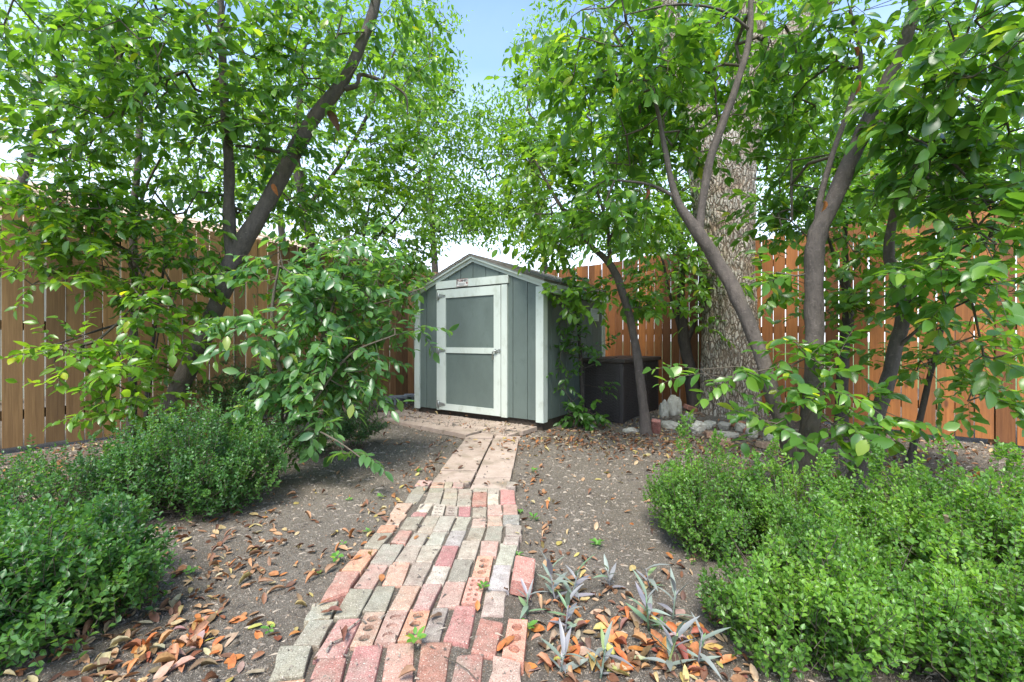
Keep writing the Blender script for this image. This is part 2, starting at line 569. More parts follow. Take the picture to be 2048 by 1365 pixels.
# ------------------------------------------------------------------ fences
def fence(name, label, p0, d, n0, n1, wood, outward, rnd):
    root = empty(name, (p0[0], p0[1], 0), math.atan2(d[1], d[0]))
    tag(root, label, "fence", "wooden board fences")
    pitch = .1425
    meshes = []
    for k in range(6):
        m = MB()
        w = pitch - .007 - .004 * rnd.random()
        m.box(-w / 2, w / 2, -.009, .009, 0, 2.4)
        # dog-eared top corners and slight cup
        for v in m.bm.verts:
            v.co.x += mnoise.noise((v.co.z * 3 + k, k, 0)) * .002
        bmesh.ops.bevel(m.bm, geom=[e for e in m.bm.edges], offset=.002, segments=1, affect='EDGES')
        me = bpy.data.meshes.new("fence_board")
        m.bm.to_mesh(me); m.bm.free()
        me.materials.append(wood)
        meshes.append(me)
    fresh = []
    for me in meshes:
        me = me.copy(); me.materials[0] = M["wood_fresh"]; fresh.append(me)
    for n in range(n0, n1):
        o = link("board", (fresh if outward * d[0] > 0 and d[1] > 0 and n > 22 + rnd.randrange(6) else meshes)[rnd.randrange(6)], parent=root)
        o.location = ((n + .5) * pitch + rnd.uniform(-.001, .001), rnd.uniform(-.004, .004), .035 + rnd.uniform(-.022, .018))
        o.rotation_euler = (rnd.uniform(-.004, .004), rnd.uniform(-.0022, .0022), rnd.uniform(-.03, .03))
    for z in (.35, 1.2, 2.1):
        m = MB(); m.box(n0 * pitch, n1 * pitch, .017 * outward, .055 * outward, z - .045, z + .045)
        m.build("rail", M["rail"], root)
    for n in range(n0 + 4, n1, 17):
        m = MB(); m.box(n * pitch - .045, n * pitch + .045, .058 * outward, .148 * outward, 0, 2.35)
        m.build("post", M["rail"], root)
    return root


rnd = random.Random(5)
DL = (.56, .828)
DR = (.7, -.714)
# left: boards counted from the one at the left frame edge; right: from beside the big tree
fence("board_fence", "brown weathered board fence along the left side of the garden", (-4.74, 4.08), DL, -14, 51, M["wood_left"], 1, rnd)
fence("board_fence", "orange stained board fence behind the big tree and deck box on the right", (3.39, 5.98), DR, -40, 30, M["wood_right"], 1, rnd)

# ------------------------------------------------------------------ shed
W_, D_, ZE, ZA, ZB = 2.10, 1.85, 1.705, 2.10, .11
shed = empty("garden_shed", (-1.379, 6.336, 0), math.atan2(-.56, .828))
tag(shed, "small grey garden shed with white trim and a closed single door", "shed")


def zr(x):
    return ZE + (ZA - ZE) * (1 - abs(x - W_ / 2) / (W_ / 2))


def strip_wall(name, length, zt, x_axis, holes=()):
    """grooved siding: strips about 20 cm wide with recessed grooves"""
    m = MB()
    g = .010
    n = round(length / .205)
    w = length / n
    for i in range(n):
        a, b = i * w + g / 2, (i + 1) * w - g / 2
        pts = [(a, ZB), (b, ZB), (b, zt(b))]
        if zt is zr and a < W_ / 2 < b:
            pts.append((W_ / 2, ZA))
        pts.append((a, zt(a)))
        m.prism([x_axis(u, 0, z) for u, z in pts], Vector(x_axis(0, .012, 0)) - Vector(x_axis(0, 0, 0)))
    return m


zflat = lambda x: ZE
front = strip_wall("front_wall", W_, zr, lambda u, t, z: (u, t, z))
# backing sheet in the grooves
front.prism([(0.01, .012, ZB + .002), (W_ - .01, .012, ZB + .002), (W_ - .01, .012, ZE - .003), (W_ / 2, .012, ZA - .004), (0.01, .012, ZE - .003)], (0, .02, 0))
front.build("front_wall", M["shed_grey"], shed)
right = strip_wall("side_wall", D_, zflat, lambda u, t, z: (W_ - t, u, z))
right.box(W_ - .03, W_ - .012, .04, D_ - .01, ZB + .002, ZE - .002)
right.build("side_wall", M["shed_grey"], shed)
left = strip_wall("side_wall", D_, zflat, lambda u, t, z: (t, u, z))
left.box(.012, .03, .04, D_ - .01, ZB + .002, ZE - .002)
left.build("side_wall", M["shed_grey"], shed)
back = strip_wall("rear_wall", W_, zr, lambda u, t, z: (u, D_ - t, z))
back.prism([(0.035, D_ - .03, ZB + .002), (W_ - .035, D_ - .03, ZB + .002), (W_ - .035, D_ - .03, ZE - .003), (W_ / 2, D_ - .03, ZA - .014), (0.035, D_ - .03, ZE - .003)], (0, .018, 0))
back.build("rear_wall", M["shed_grey"], shed)
m = MB()
m.box(.02, W_ - .02, .03, D_ - .03, -.02, ZB - .002)
m.build("base", M["skid"], shed)

# trim: corner boards wrap the corners
for (cx_, sx) in ((0, -1), (W_, 1)):
    for (cy_, sy) in ((0, -1), (D_, 1)):
        m = MB()
        a = .085
        top = ZE - .012 + .0
        x0, x1 = (cx_ - a, cx_ + .018) if sx > 0 else (cx_ - .018, cx_ + a)
        y0, y1 = (cy_ - .018, cy_ - .001) if sy < 0 else (cy_ + .001, cy_ + .018)
        m.box(x0, x1, y0, y1, ZB - .02, top)
        x0, x1 = (cx_ + .001, cx_ + .0175) if sx > 0 else (cx_ - .0175, cx_ - .001)
        y0, y1 = (cy_ - .0005, cy_ + a) if sy < 0 else (cy_ - a, cy_ + .0005)
        m.box(x0, x1, y0, y1, ZB - .02, top)
        m.build("corner_trim", M["shed_white"], shed)

# rake boards and drip edge, roof slabs with shingle courses
sl = (ZA - ZE) / (W_ / 2)
OV, OF = .055, .055
for s in (-1, 1):
    def q(u, z):
        return (W_ / 2 + s * u, z)
    e = W_ / 2 + OV
    for (nm, o0, o1, yf, th, mt) in (("rake_board", -.048, -.002, -.024, .022, "shed_white"), ("drip_edge", -.002, .028, -OF, .075, "shed_white")):
        m = MB()
        pts = [q(0.0005, ZA + o0 + .03), q(e, ZA - sl * e + o0 + .03), q(e, ZA - sl * e + o1 + .03), q(0.0005, ZA + o1 + .03)]
        m.prism([(x, yf, z) for x, z in pts], (0, th, 0))
        m.build(nm, M[mt], shed)
    m = MB()
    pts = [q(0.0005, ZA + .060), q(e, ZA - sl * e + .060), q(e, ZA - sl * e + .076), q(0.0005, ZA + .076)]
    m.prism([(x, -OF - .012, z) for x, z in pts], (0, D_ + 2 * OF + .024, 0))
    roof = m.build("roof", M["shingle"], shed)
    nrow = 9
    for r_ in range(nrow):
        u0 = e + .012 - r_ * e / nrow
        u1 = u0 - e / nrow - .03
        m = MB()
        for k in range(9):
            ya = -OF - .02 + k * (D_ + 2 * OF + .04) / 9 + .003
            yb = ya + (D_ + 2 * OF + .04) / 9 - .006
            z0, z1 = ZA - sl * u0 + .084, ZA - sl * max(u1, 0) + .079
            pts = [q(u0, z0), q(max(u1, .001), z1), q(max(u1, .001), z1 + .005), q(u0, z0 + .007)]
            m.prism([(x, ya, z) for x, z in pts], (0, yb - ya, 0))
        m.build("shingle_course", M["shingle"], roof)
    m = MB()   # soffit / eave board
    ze = ZA - sl * e
    x0, x1 = sorted((W_ / 2 + s * (e - .02), W_ / 2 + s * (e - .001)))
    m.box(x0, x1, -OF + .08, D_ + OF, ze - .06, ze + .055)
    m.build("eave_board", M["shed_white"], shed)

# door opening trim and header
DX0, DX1 = .427, 1.606
m = MB(); m.box(DX0, DX0 + .05, -.026, -.001, ZB - .005, 1.75); m.build("door_trim", M["shed_white"], shed)
m = MB(); m.box(DX1 - .085, DX1, -.026, -.001, ZB - .005, 1.75); m.build("door_trim", M["shed_white"], shed)
m = MB(); m.box(DX0 - .012, DX1 + .02, -.032, -.001, 1.765, 1.865); m.build("door_header", M["shed_white"], shed)
# near-black sheet behind the door, its colour standing in for the gap's shade
m = MB(); m.box(DX0 + .05, DX1 - .085, -.006, -.0015, ZB, 1.764); m.build("door_gap_shade", M["ink_and_gap_shade"], shed)
door = empty("door", (DX0 + .056, -.008, ZB + .004)); door.parent = shed
DW, DH = DX1 - .085 - .006 - (DX0 + .056), 1.632
m = MB(); m.box(.02, DW - .02, -.012, 0, .02, DH - .02); m.build("door_panel", M["shed_grey"], door)
for a, b in ((0, .115), (DW - .105, DW)):
    m = MB(); m.box(a, b, -.026, -.0125, 0, DH); m.build("stile", M["shed_white"], door)
for a, b in ((.0, .085), (.775, .85), (DH - .115, DH)):
    m = MB(); m.box(.1155, DW - .1055, -.0255, -.0125, a, b); m.build("door_rail", M["shed_white"], door)
for z in (.075, .81, DH - .08):
    m = MB()
    m.box(-.05, -.012, -.034, -.0285, z - .05, z + .05)
    m.tube([(-.006, -.038, z - .045), (-.006, -.038, z + .045)], .008, 8)
    m.prism([(.002, -.034, z - .028), (.105, -.034, z - .011), (.115, -.034, z), (.105, -.034, z + .011), (.002, -.034, z + .028)], (0, .005, 0))
    m.build("hinge", M["metal"], door)
m = MB()
m.tube([(DW - .06, -.027, .812), (DW - .06, -.045, .812)], .024, 14)
m.tube([(DW - .06, -.045, .812), (DW - .06, -.052, .812), (DW - .1, -.055, .80), (DW - .105, -.055, .70)], [.012, .012, .009, .006], 8)
m.box(DW - .03, DW + .0, -.034, -.0265, .79, .835)
m.build("handle", M["metal"], door)

# plaque above the door
pl = MB()
pl.box(.80, .995, -.038, -.0325, 1.772, 1.872)
plq = pl.build("plaque", M["plaque"], shed)


def text(name, body, size, x, z, mat_, parent, y=-.0392, bold=.0):
    cu = bpy.data.curves.new(name, 'FONT')
    cu.body = body
    cu.size = size
    cu.align_x = 'CENTER'
    cu.extrude = .0006
    cu.offset = bold
    o = bpy.data.objects.new(name, cu)
    col.objects.link(o)
    me = bpy.data.meshes.new_from_object(o)          # plain mesh letters
    bpy.data.objects.remove(o)
    o = bpy.data.objects.new(name, me)
    col.objects.link(o)
    me.materials.clear()
    me.materials.append(mat_)
    o.parent = parent
    o.location = (x, y, z)
    o.rotation_euler = (R(90), 0, 0)
    return o


text("lettering", "TUFF", .040, .865, 1.832, M["ink_red"], plq, bold=.0012)
text("lettering", "SHED", .040, .935, 1.832, M["ink_and_gap_shade"], plq, bold=.0012)
m = MB()
m.tube([(.975, -.0385, 1.812), (.975, -.0400, 1.812)], .013, 16)
m.build("emblem", M["ink_red"], plq)
m = MB()
for z, a, b in ((1.812, .835, .945), (1.799, .83, .95), (1.786, .85, .93)):
    m.box(a, b, -.0395, -.0385, z - .002, z + .002)
m.box(.803, .818, -.0395, -.0385, 1.80, 1.865)
m.build("small_print", M["ink_and_gap_shade"], plq)
m = MB()
for a, b, c, d in ((.80, .995, 1.868, 1.872), (.80, .995, 1.772, 1.776), (.80, .804, 1.776, 1.868), (.991, .995, 1.776, 1.868)):
    m.box(a, b, -.0398, -.0385, c, d)
m.build("plaque_border", M["ink_red"], plq)

# louvred vent at the far end of the side wall
m = MB()
yv, zv = D_ - .36, 1.43
m.box(W_ + .001, W_ + .012, yv - .14, yv + .14, zv - .09, zv - .07)
m.box(W_ + .001, W_ + .012, yv - .14, yv + .14, zv + .07, zv + .09)
m.box(W_ + .001, W_ + .012, yv - .14, yv - .12, zv - .07, zv + .07)
m.box(W_ + .001, W_ + .012, yv + .12, yv + .14, zv - .07, zv + .07)
vent = m.build("vent", M["shed_white"], shed)
for k in range(6):
    m = MB()
    z = zv - .058 + k * .0235
    m.prism([(W_ + .002, yv - .119, z + .012), (W_ + .011, yv - .119, z - .006), (W_ + .011, yv - .119, z - .002), (W_ + .002, yv - .119, z + .016)], (0, .238, 0))
    m.build("louvre", M["shed_white"], vent)

# ------------------------------------------------------------------ deck box beside the shed
box = empty("deck_box", (1.41, 5.58, 0), R(52.4))
tag(box, "dark brown woven resin storage box against the shed side", "storage box")
BL, BW, BH = 1.30, .60, .765           # along local x (away), along local y (towards shed)
m = MB(); m.box(.015, BL - .015, .015, BW - .015, .0, BH); m.build("body", M["wicker"], box)
for (x, y) in ((0, 0), (BL - .05, 0), (0, BW - .05), (BL - .05, BW - .05)):
    m = MB(); m.box(x, x + .05, y, y + .05, -.02, BH - .003); m.build("corner_post", M["wicker"], box, bevel=.004)
def weave(nm, a0, a1, fixed, axis):
    m = MB()
    nrow = 40
    for i in range(nrow):
        z0 = .012 + i * (BH - .03) / nrow
        z1 = z0 + (BH - .03) / nrow - .004
        k = 14
        for j in range(k):
            t0, t1 = a0 + (a1 - a0) * j / k + .0008, a0 + (a1 - a0) * (j + 1) / k - .0008
            o = .004 if (i + j) % 2 else .0095
            if axis == 'x':
                m.box(t0, t1, fixed - o, fixed + .006, z0, z1)
            else:
                m.box(fixed - o, fixed + .006, t0, t1, z0, z1)
    return m.build(nm, M["wicker"], box)
weave("woven_panel", .051, BL - .051, .012, 'x')
weave("woven_panel", .051, BW - .051, .012, 'y')
m = MB(); m.box(-.008, .010, .12, .42, .585, .605); m.build("grip", M["wicker"], box)
m = MB(); m.box(-.03, BL + .03, -.03, BW + .01, BH + .003, BH + .055)
lidv = m.build("lid", M["lid"], box, bevel=.008)

# ------------------------------------------------------------------ landing and walk of stone pavers
path = empty("paver_walk", (0, 4, 0))
tag(path, "pinkish stone paver walk and landing in front of the shed door", "path", kind="structure")


def slab(name, pts, z1, th, mt, parent, base, rough=.003, bev=.006, color=None):
    """quad slab from ground points, bevelled and a little uneven"""
    m = MB()
    P_ = [Vector((p[0] - base[0], p[1] - base[1], z1 - base[2])) for p in pts]
    c = sum(P_, Vector()) / len(P_)
    n = len(P_)
    ring = []
    for i in range(n):      # split long edges so they can be uneven
        a, b = P_[i], P_[(i + 1) % n]
        ring.append(a)
        k = 2
        for j in range(1, k + 1):
            t = j / (k + 1)
            q_ = a.lerp(b, t)
            chip = random.uniform(1.2, 2.6) if random.random() < .08 else random.uniform(-.3, .7)
            q_ += (c - q_).normalized() * chip * rough
            ring.append(q_)
    m.prism(ring, (0, 0, -th))
    tops = [e for e in m.bm.edges if all(v.co.z > P_[0].z - th / 2 for v in e.verts)]
    sides = [e for e in m.bm.edges if abs(e.verts[0].co.z - e.verts[1].co.z) > th / 2 and any((v.co.xy - p_.xy).length < 1e-5 for v in e.verts for p_ in P_)]
    bmesh.ops.bevel(m.bm, geom=tops + sides, offset=bev, segments=2, affect='EDGES', profile=.6)
    for v in m.bm.verts:
        v.co.z += mnoise.noise((v.co.x * 9 + base[0] * 5, v.co.y * 9 + base[1] * 5, 0)) * rough
    o = m.build(name, mt, parent)
    if color:
        o.color = color
    return o


def paver(pts, z):
    slab("paver", pts, z + random.uniform(-.004, .004), .05, M["paver"], path, (0, 4, 0), .003, .005)


def inset(pts, g):
    c = sum((Vector(p[:2]) for p in pts), Vector((0, 0))) / len(pts)
    out = []
    for p in pts:
        d = c - Vector(p[:2])
        out.append(tuple(Vector(p[:2]) + d.normalized() * g * 1.4))
    return out


def quad_xy(x0, x1, y0, y1, f):
    return [f(x0, y1), f(x1, y1), f(x1, y0), f(x0, y0)]


walk = lambda u, y: (u + (y - 3.2) * .062 + -.0, y)
Ls = [3.16, 3.47, 4.08, 4.60]
for a, b in zip(Ls, Ls[1:]):
    paver(inset(quad_xy(-.585, -.292, a, b, walk), .0065), .03)
Rs = [3.02, 3.29, 3.58, 4.23, 4.62]
for a, b in zip(Rs, Rs[1:]):
    paver(inset(quad_xy(-.286, -.008, a, b, walk), .0065), .032)
# landing rows run with the shed front (local frame of the shed)
cs, sn = .828, -.56
loc2 = lambda u, v: (-1.379 + cs * u - sn * -v * -1, 6.336 + sn * u + .828 * v)
loc2 = lambda u, v: (-1.379 + .828 * u + .56 * v, 6.336 - .56 * u + .828 * v)
u = -.30
for k, w in enumerate((.42, .40, .41, .40, .40, .32)):
    paver(inset(quad_xy(u, u + w, -.36, -.03, loc2), .004), .045)
    u += w
u = -.36
for k, w in enumerate((.40, .40, .42, .40, .38)):
    y0 = -.62 - .045 * k
    pts = [loc2(u, -.366), loc2(u + w, -.366), loc2(u + w, y0 - .045), loc2(u, y0)]
    paver(inset(pts, .004), .043)
    u += w
paver(inset([loc2(1.65, -.372), loc2(2.02, -.372), loc2(2.02, -.60), loc2(1.65, -.60)], .004), .042)
paver(inset([(-.47, 4.72), (-.335, 4.885), (-.19, 4.79), (-.20, 4.635), (-.50, 4.615)], .004), .036)
paver(inset([(-.175, 4.785), (-.05, 4.70), (.09, 4.70), (.09, 4.66), (-.185, 4.635)], .003), .036)

# ------------------------------------------------------------------ brick path, brick by brick
bpath = empty("brick_path", (-.4, 2.0, 0))
tag(bpath, "uneven path of mixed salvaged bricks leading towards the shed", "path", kind="structure")
COLS = dict(G=((.29, .255, .20, .8)), R=((.40, .195, .155, .4)), D=((.235, .225, .19, .5)), P=((.46, .285, .22, .5)), O=((.52, .26, .165, .15)),
            T=((.36, .295, .235, .6)), C=((.48, .405, .33, .35)), W=((.39, .375, .325, .45)), M=((.33, .155, .135, .25)), K=((.53, .27, .215, .10)))
B = """G 190 1135 385 1130 335 1310 115 1350
R 430 1210 605 1205 545 1440 330 1440
R 660 1125 835 1120 770 1400 575 1400
R 865 1120 1030 1110 1020 1400 820 1400
R 1075 1110 1270 1110 1220 1400 1035 1390
R 1300 1190 1465 1185 1445 1440 1240 1440
P 1525 1195 1700 1215 1700 1460 1485 1440
O 165 1362 345 1342 290 1480 90 1490
G 375 970 525 965 435 1125 270 1130
R 555 965 700 965 580 1210 390 1220
P3 725 930 845 925 765 1130 630 1140
P4 865 920 990 915 910 1110 785 1115
O3 1010 910 1130 905 1075 1100 930 1100
G 1150 897 1245 895 1190 1100 1075 1095
R 1290 880 1420 885 1370 1125 1210 1095
R 1445 950 1590 985 1540 1200 1385 1170
O3 1625 970 1740 975 1715 1230 1585 1190
G 390 870 555 850 500 955 340 975
G 625 778 770 778 680 955 525 950
G 795 762 910 757 850 915 705 920
P 950 757 1070 760 995 910 870 910
P 1090 745 1205 745 1125 900 1020 905
P 1230 730 1355 730 1310 885 1170 890
K9 1375 710 1475 710 1440 865 1330 860
T 1480 785 1610 795 1590 940 1450 940
R 545 670 690 660 620 790 440 850
P 755 620 870 625 770 775 650 770
P 885 608 1005 610 955 750 830 750
T 1025 610 1145 610 1080 755 960 750
C 1150 628 1262 630 1215 745 1100 740
D 1285 590 1405 592 1360 725 1240 725
K3 1430 575 1525 575 1500 703 1395 700
W 1530 628 1640 628 1625 780 1495 770
O 690 530 800 530 695 665 575 660
G 835 495 965 495 890 620 755 612
T 1035 425 1118 435 1080 510 975 508
T 970 515 1075 515 1035 607 910 603
T 1085 505 1205 505 1140 608 1040 605
M 1210 507 1310 507 1265 628 1160 622
C 1335 472 1445 475 1410 590 1300 588
P 1452 478 1560 480 1545 570 1445 565
W 1570 492 1680 494 1645 625 1540 622
T 1600 447 1690 447 1682 490 1590 487
T 1605 378 1705 380 1705 440 1605 438
G 785 425 895 425 810 520 715 510
R 935 408 1020 408 975 490 880 487
G 985 328 1090 322 1045 400 940 398
T 1110 320 1190 320 1140 430 1050 420
W 1195 320 1290 322 1247 408 1147 408
W 1147 410 1247 410 1200 500 1100 502
W 1305 325 1390 325 1355 410 1262 410
W 1262 412 1355 412 1320 503 1220 503
P 1400 335 1480 335 1475 385 1390 385
G 1385 390 1480 390 1450 470 1355 470
G 1495 383 1590 383 1575 475 1470 470
P 1495 320 1580 320 1585 378 1490 378
O 825 378 920 378 895 420 795 420
P 890 310 985 310 935 376 850 375
P 925 240 1020 238 970 305 880 305
C 1070 243 1145 250 1115 292 1045 288
M 1035 295 1110 300 1095 322 1010 320
C6 1160 248 1225 252 1210 312 1140 308
T3 1235 260 1302 262 1298 318 1225 315
M 1315 257 1385 260 1380 318 1310 315
G 1400 270 1485 265 1480 325 1395 322
P 1493 250 1575 250 1585 312 1492 312
P 1590 248 1675 248 1680 308 1590 308
D 1590 312 1690 312 1690 370 1590 368
G 1000 180 1090 180 1050 238 970 238
G 1120 172 1210 172 1190 243 1090 240
T 1220 172 1300 172 1300 206 1215 206
T 1212 209 1300 209 1290 256 1195 253
T 1305 190 1390 190 1385 253 1298 255
R 1400 167 1488 167 1485 245 1392 248
C 1492 185 1560 185 1560 245 1492 245
R 1572 152 1660 157 1668 237 1572 240
G 1040 135 1120 132 1090 178 1005 178
G 1130 143 1215 143 1210 170 1120 170
T 1225 140 1305 140 1300 170 1220 170
T 1310 150 1400 150 1390 188 1305 186
T 1405 143 1490 143 1488 164 1400 164
T 1495 145 1565 145 1562 182 1492 180
P 1060 95 1145 98 1120 128 1035 128
P 1150 107 1220 110 1215 140 1130 140
T 1225 108 1275 108 1265 138 1218 138
P 1278 110 1345 112 1335 140 1268 138
T 1615 105 1672 108 1665 138 1605 138"""
rb = random.Random(11)
BASE = (-.4, 2.0, 0)


def core_brick(pts, z1, th, kind):
    """brick laid with its core holes showing: real wells with walls and floors"""
    bm = bmesh.new()
    P_ = [Vector((p[0] - BASE[0], p[1] - BASE[1], z1)) for p in pts]    # FL FR NR NL
    def bil(s, t):
        return P_[3].lerp(P_[2], s).lerp(P_[0].lerp(P_[1], s), t)
    outer = [bm.verts.new(p) for p in P_]
    edges = [bm.edges.new((outer[i], outer[(i + 1) % 4])) for i in range(4)]
    if kind == 9:
        cen = [(s, t) for s in (.30, .70) for t in (.12, .31, .50, .69, .88)]; rs, rt, n = .12, .06, 8
    elif kind == 6:
        cen = [(s, t) for s in (.33, .67) for t in (.2, .5, .8)]; rs, rt, n = .13, .07, 8
    else:
        cen = [(.5, t) for t in (.22, .5, .78)]; rs, rt, n = .27, .095, 14
    loops = []
    for s0, t0 in cen:
        lp = [bm.verts.new(bil(s0 + rs * math.cos(a), t0 + rt * math.sin(a))) for a in [k * 2 * math.pi / n for k in range(n)]]
        edges += [bm.edges.new((lp[i], lp[(i + 1) % n])) for i in range(n)]
        loops.append(lp)
    bmesh.ops.triangle_fill(bm, use_beauty=True, edges=edges, normal=(0, 0, 1))
    depth = .009 if kind == 4 else .042
    for lp in loops:
        lo = [bm.verts.new(v.co - Vector((0, 0, depth))) for v in lp]
        n = len(lp)
        for i in range(n):
            bm.faces.new((lp[i], lp[(i + 1) % n], lo[(i + 1) % n], lo[i]))
        bm.faces.new(lo)
    lo = [bm.verts.new(v.co - Vector((0, 0, th))) for v in outer]
    for i in range(4):
        bm.faces.new((outer[i], outer[(i + 1) % 4], lo[(i + 1) % 4], lo[i]))
    bmesh.ops.recalc_face_normals(bm, faces=bm.faces[:])
    me = bpy.data.meshes.new("brick")
    bm.to_mesh(me); bm.free()
    return link("brick", me, M["brick"], bpath)


BRICK_C = []
for ln in B.split("\n"):
    t = ln.split()
    k = t[0]
    q_ = [float(v) for v in t[1:]]
    zt = .034 + rb.uniform(-.004, .008)
    pts = [gpt(500 + q_[i] / 3.138, 930 + q_[i + 1] / 3.138, zt)[:2] for i in (0, 2, 4, 6)]
    pts = inset(pts, -.0022)
    BRICK_C.append((sum(p[0] for p in pts) / 4, sum(p[1] for p in pts) / 4))
    c = COLS[k[0]]
    j = rb.uniform(.85, 1.15)
    colr = (c[0] * j, c[1] * j * rb.uniform(.93, 1.07), c[2] * j * rb.uniform(.9, 1.1), min(1, c[3] * rb.uniform(.5, 1.3)))
    if len(k) > 1:
        o = core_brick(pts, zt, .065, int(k[1]))
        o.color = colr
    else:
        slab("brick", pts, zt, .065, M["brick"], bpath, BASE, .0035, .012 if k == "R" else .007, colr)

# ------------------------------------------------------------------ foliage engine
def unit(a):
    return a / np.maximum(np.linalg.norm(a, axis=-1, keepdims=True), 1e-9)


TPL = np.array([(0, 0, 0), (.2, -.36, .8), (.2, 0, 0), (.2, .36, .8), (.5, -.5, 1), (.5, 0, 0), (.5, .5, 1), (.8, -.31, .7), (.8, 0, 0), (.8, .31, .7), (1, 0, 0)])
TRI = np.array([(0, 2, 1), (0, 3, 2), (1, 5, 4), (1, 2, 5), (2, 6, 5), (2, 3, 6), (4, 8, 7), (4, 5, 8), (5, 9, 8), (5, 6, 9), (7, 8, 10), (8, 9, 10)])
TPL4 = np.array([(0, 0, 0), (.35, -.48, 1), (.72, -.36, 1), (1, 0, 0), (.72, .36, 1), (.35, .48, 1)])
TRI4 = np.array([(0, 3, 1), (1, 3, 2), (0, 5, 3), (5, 4, 3)])


def leaf_verts(P, D, N, L, Wd, fold=.16, curl=.18, tpl=TPL):
    S = unit(np.cross(N, D))
    N = np.cross(D, S)
    t, s, h = tpl[:, 0], tpl[:, 1], tpl[:, 2]
    cu = np.broadcast_to(np.asarray(curl, float), (len(P),))
    hh = (h * fold)[None, :, None] * Wd[:, None, None] - cu[:, None, None] * (t ** 2)[None, :, None] * L[:, None, None]
    return P[:, None] + D[:, None] * (t[None, :, None] * L[:, None, None]) + S[:, None] * (s[None, :, None] * Wd[:, None, None]) + N[:, None] * hh


def leaf_mesh(name, P, D, N, L, Wd, tint, fold=.16, curl=.18, lite=False):
    tpl, tri = (TPL4, TRI4) if lite else (TPL, TRI)
    V = leaf_verts(P, D, N, L, Wd, fold, curl, tpl)
    n, k = len(P), len(tpl)
    T = (np.arange(n)[:, None, None] * k + tri[None]).reshape(-1, 3)
    return mesh_np(name, V.reshape(-1, 3), T, True, np.repeat(tint, len(tri)))


def edge_tubes(A, Bp, ra, rb_, sides=4):
    """prisms along many edges"""
    d = unit(Bp - A)
    ref = np.where(np.abs(d[:, 2:3]) > .9, np.array([[1., 0, 0]]), np.array([[0, 0, 1.]]))
    u_ = unit(np.cross(d, ref))
    v_ = np.cross(d, u_)
    ang = np.arange(sides) * 2 * np.pi / sides
    off = np.cos(ang)[None, :, None] * u_[:, None] + np.sin(ang)[None, :, None] * v_[:, None]
    V = np.concatenate([A[:, None] + off * ra[:, None, None], Bp[:, None] + off * rb_[:, None, None]], 1)
    k = np.arange(sides)
    Q = np.stack([k, (k + 1) % sides, (k + 1) % sides + sides, k + sides], 1)
    T = (np.arange(len(A))[:, None, None] * 2 * sides + Q[None]).reshape(-1, 4)
    return V.reshape(-1, 3), T


def catmull(P, n=6):
    P = np.asarray(P, float)
    Q = np.vstack([2 * P[0] - P[1], P, 2 * P[-1] - P[-2]])
    out = []
    for i in range(1, len(Q) - 2):
        for t in np.arange(n) / n:
            a, b, c, d = Q[i - 1], Q[i], Q[i + 1], Q[i + 2]
            out.append(.5 * ((2 * b) + (-a + c) * t + (2 * a - 5 * b + 4 * c - d) * t * t + (-a + 3 * b - 3 * c + d) * t ** 3))
    out.append(P[-1])
    return np.array(out)


def limb_mesh(name, pts, sides=14, wob=.06, seed=0):
    """pts (n,4) x y z r ; tapered tube with bumps"""
    n = len(pts)
    V, u_ = [], None
    for i in range(n):
        d = Vector(pts[min(i + 1, n - 1), :3] - pts[max(i - 1, 0), :3]).normalized()
        u_ = d.orthogonal().normalized() if u_ is None else (u_ - d * u_.dot(d)).normalized()
        b = d.cross(u_)
        for k in range(sides):
            a = k * 2 * math.pi / sides
            r = pts[i, 3] * (1 + wob * mnoise.noise((math.cos(a) * 1.3 + seed, math.sin(a) * 1.3, i * .35)) * 2)
            V.append(Vector(pts[i, :3]) + (u_ * math.cos(a) + b * math.sin(a)) * r)
    i = np.arange(n - 1)[:, None] * sides
    k = np.arange(sides)[None]
    Q = np.stack([i + k, i + (k + 1) % sides, i + sides + (k + 1) % sides, i + sides + k], -1).reshape(-1, 4)
    return mesh_np(name, np.array([tuple(v) for v in V]), Q)


LEAF_TPL_MESH = {}


def leaf_object_mesh(mt):
    if mt.name not in LEAF_TPL_MESH:
        me = leaf_mesh("leaf", np.zeros((1, 3)), np.array([[1., 0, 0]]), np.array([[0, 0, 1.]]), np.ones(1), np.ones(1), np.zeros(1), .16 * .45, .18)
        me.materials.append(mt)
        LEAF_TPL_MESH[mt.name] = me
    return LEAF_TPL_MESH[mt.name]


def leaf_objects(parent, base, P, D, N, L, Wd, mt, name="leaf"):
    me = leaf_object_mesh(mt)
    S = unit(np.cross(N, D)); N = np.cross(D, S)
    for i in range(len(P)):
        o = bpy.data.objects.new(name, me)
        col.objects.link(o)
        o.parent = parent
        m_ = Matrix(((D[i, 0] * L[i], S[i, 0] * Wd[i], N[i, 0] * L[i], P[i, 0] - base[0]),
                     (D[i, 1] * L[i], S[i, 1] * Wd[i], N[i, 1] * L[i], P[i, 1] - base[1]),
                     (D[i, 2] * L[i], S[i, 2] * Wd[i], N[i, 2] * L[i], P[i, 2] - base[2]), (0, 0, 0, 1)))
        o.matrix_local = m_


def in_frame(P):
    Y = np.maximum(P[:, 1], .05)
    px = CX + F * P[:, 0] / Y
    py = CY - F * (P[:, 2] - H) / Y
    return (P[:, 1] > .2) & (px > 4) & (px < 2044) & (py > 4) & (py < 1361)


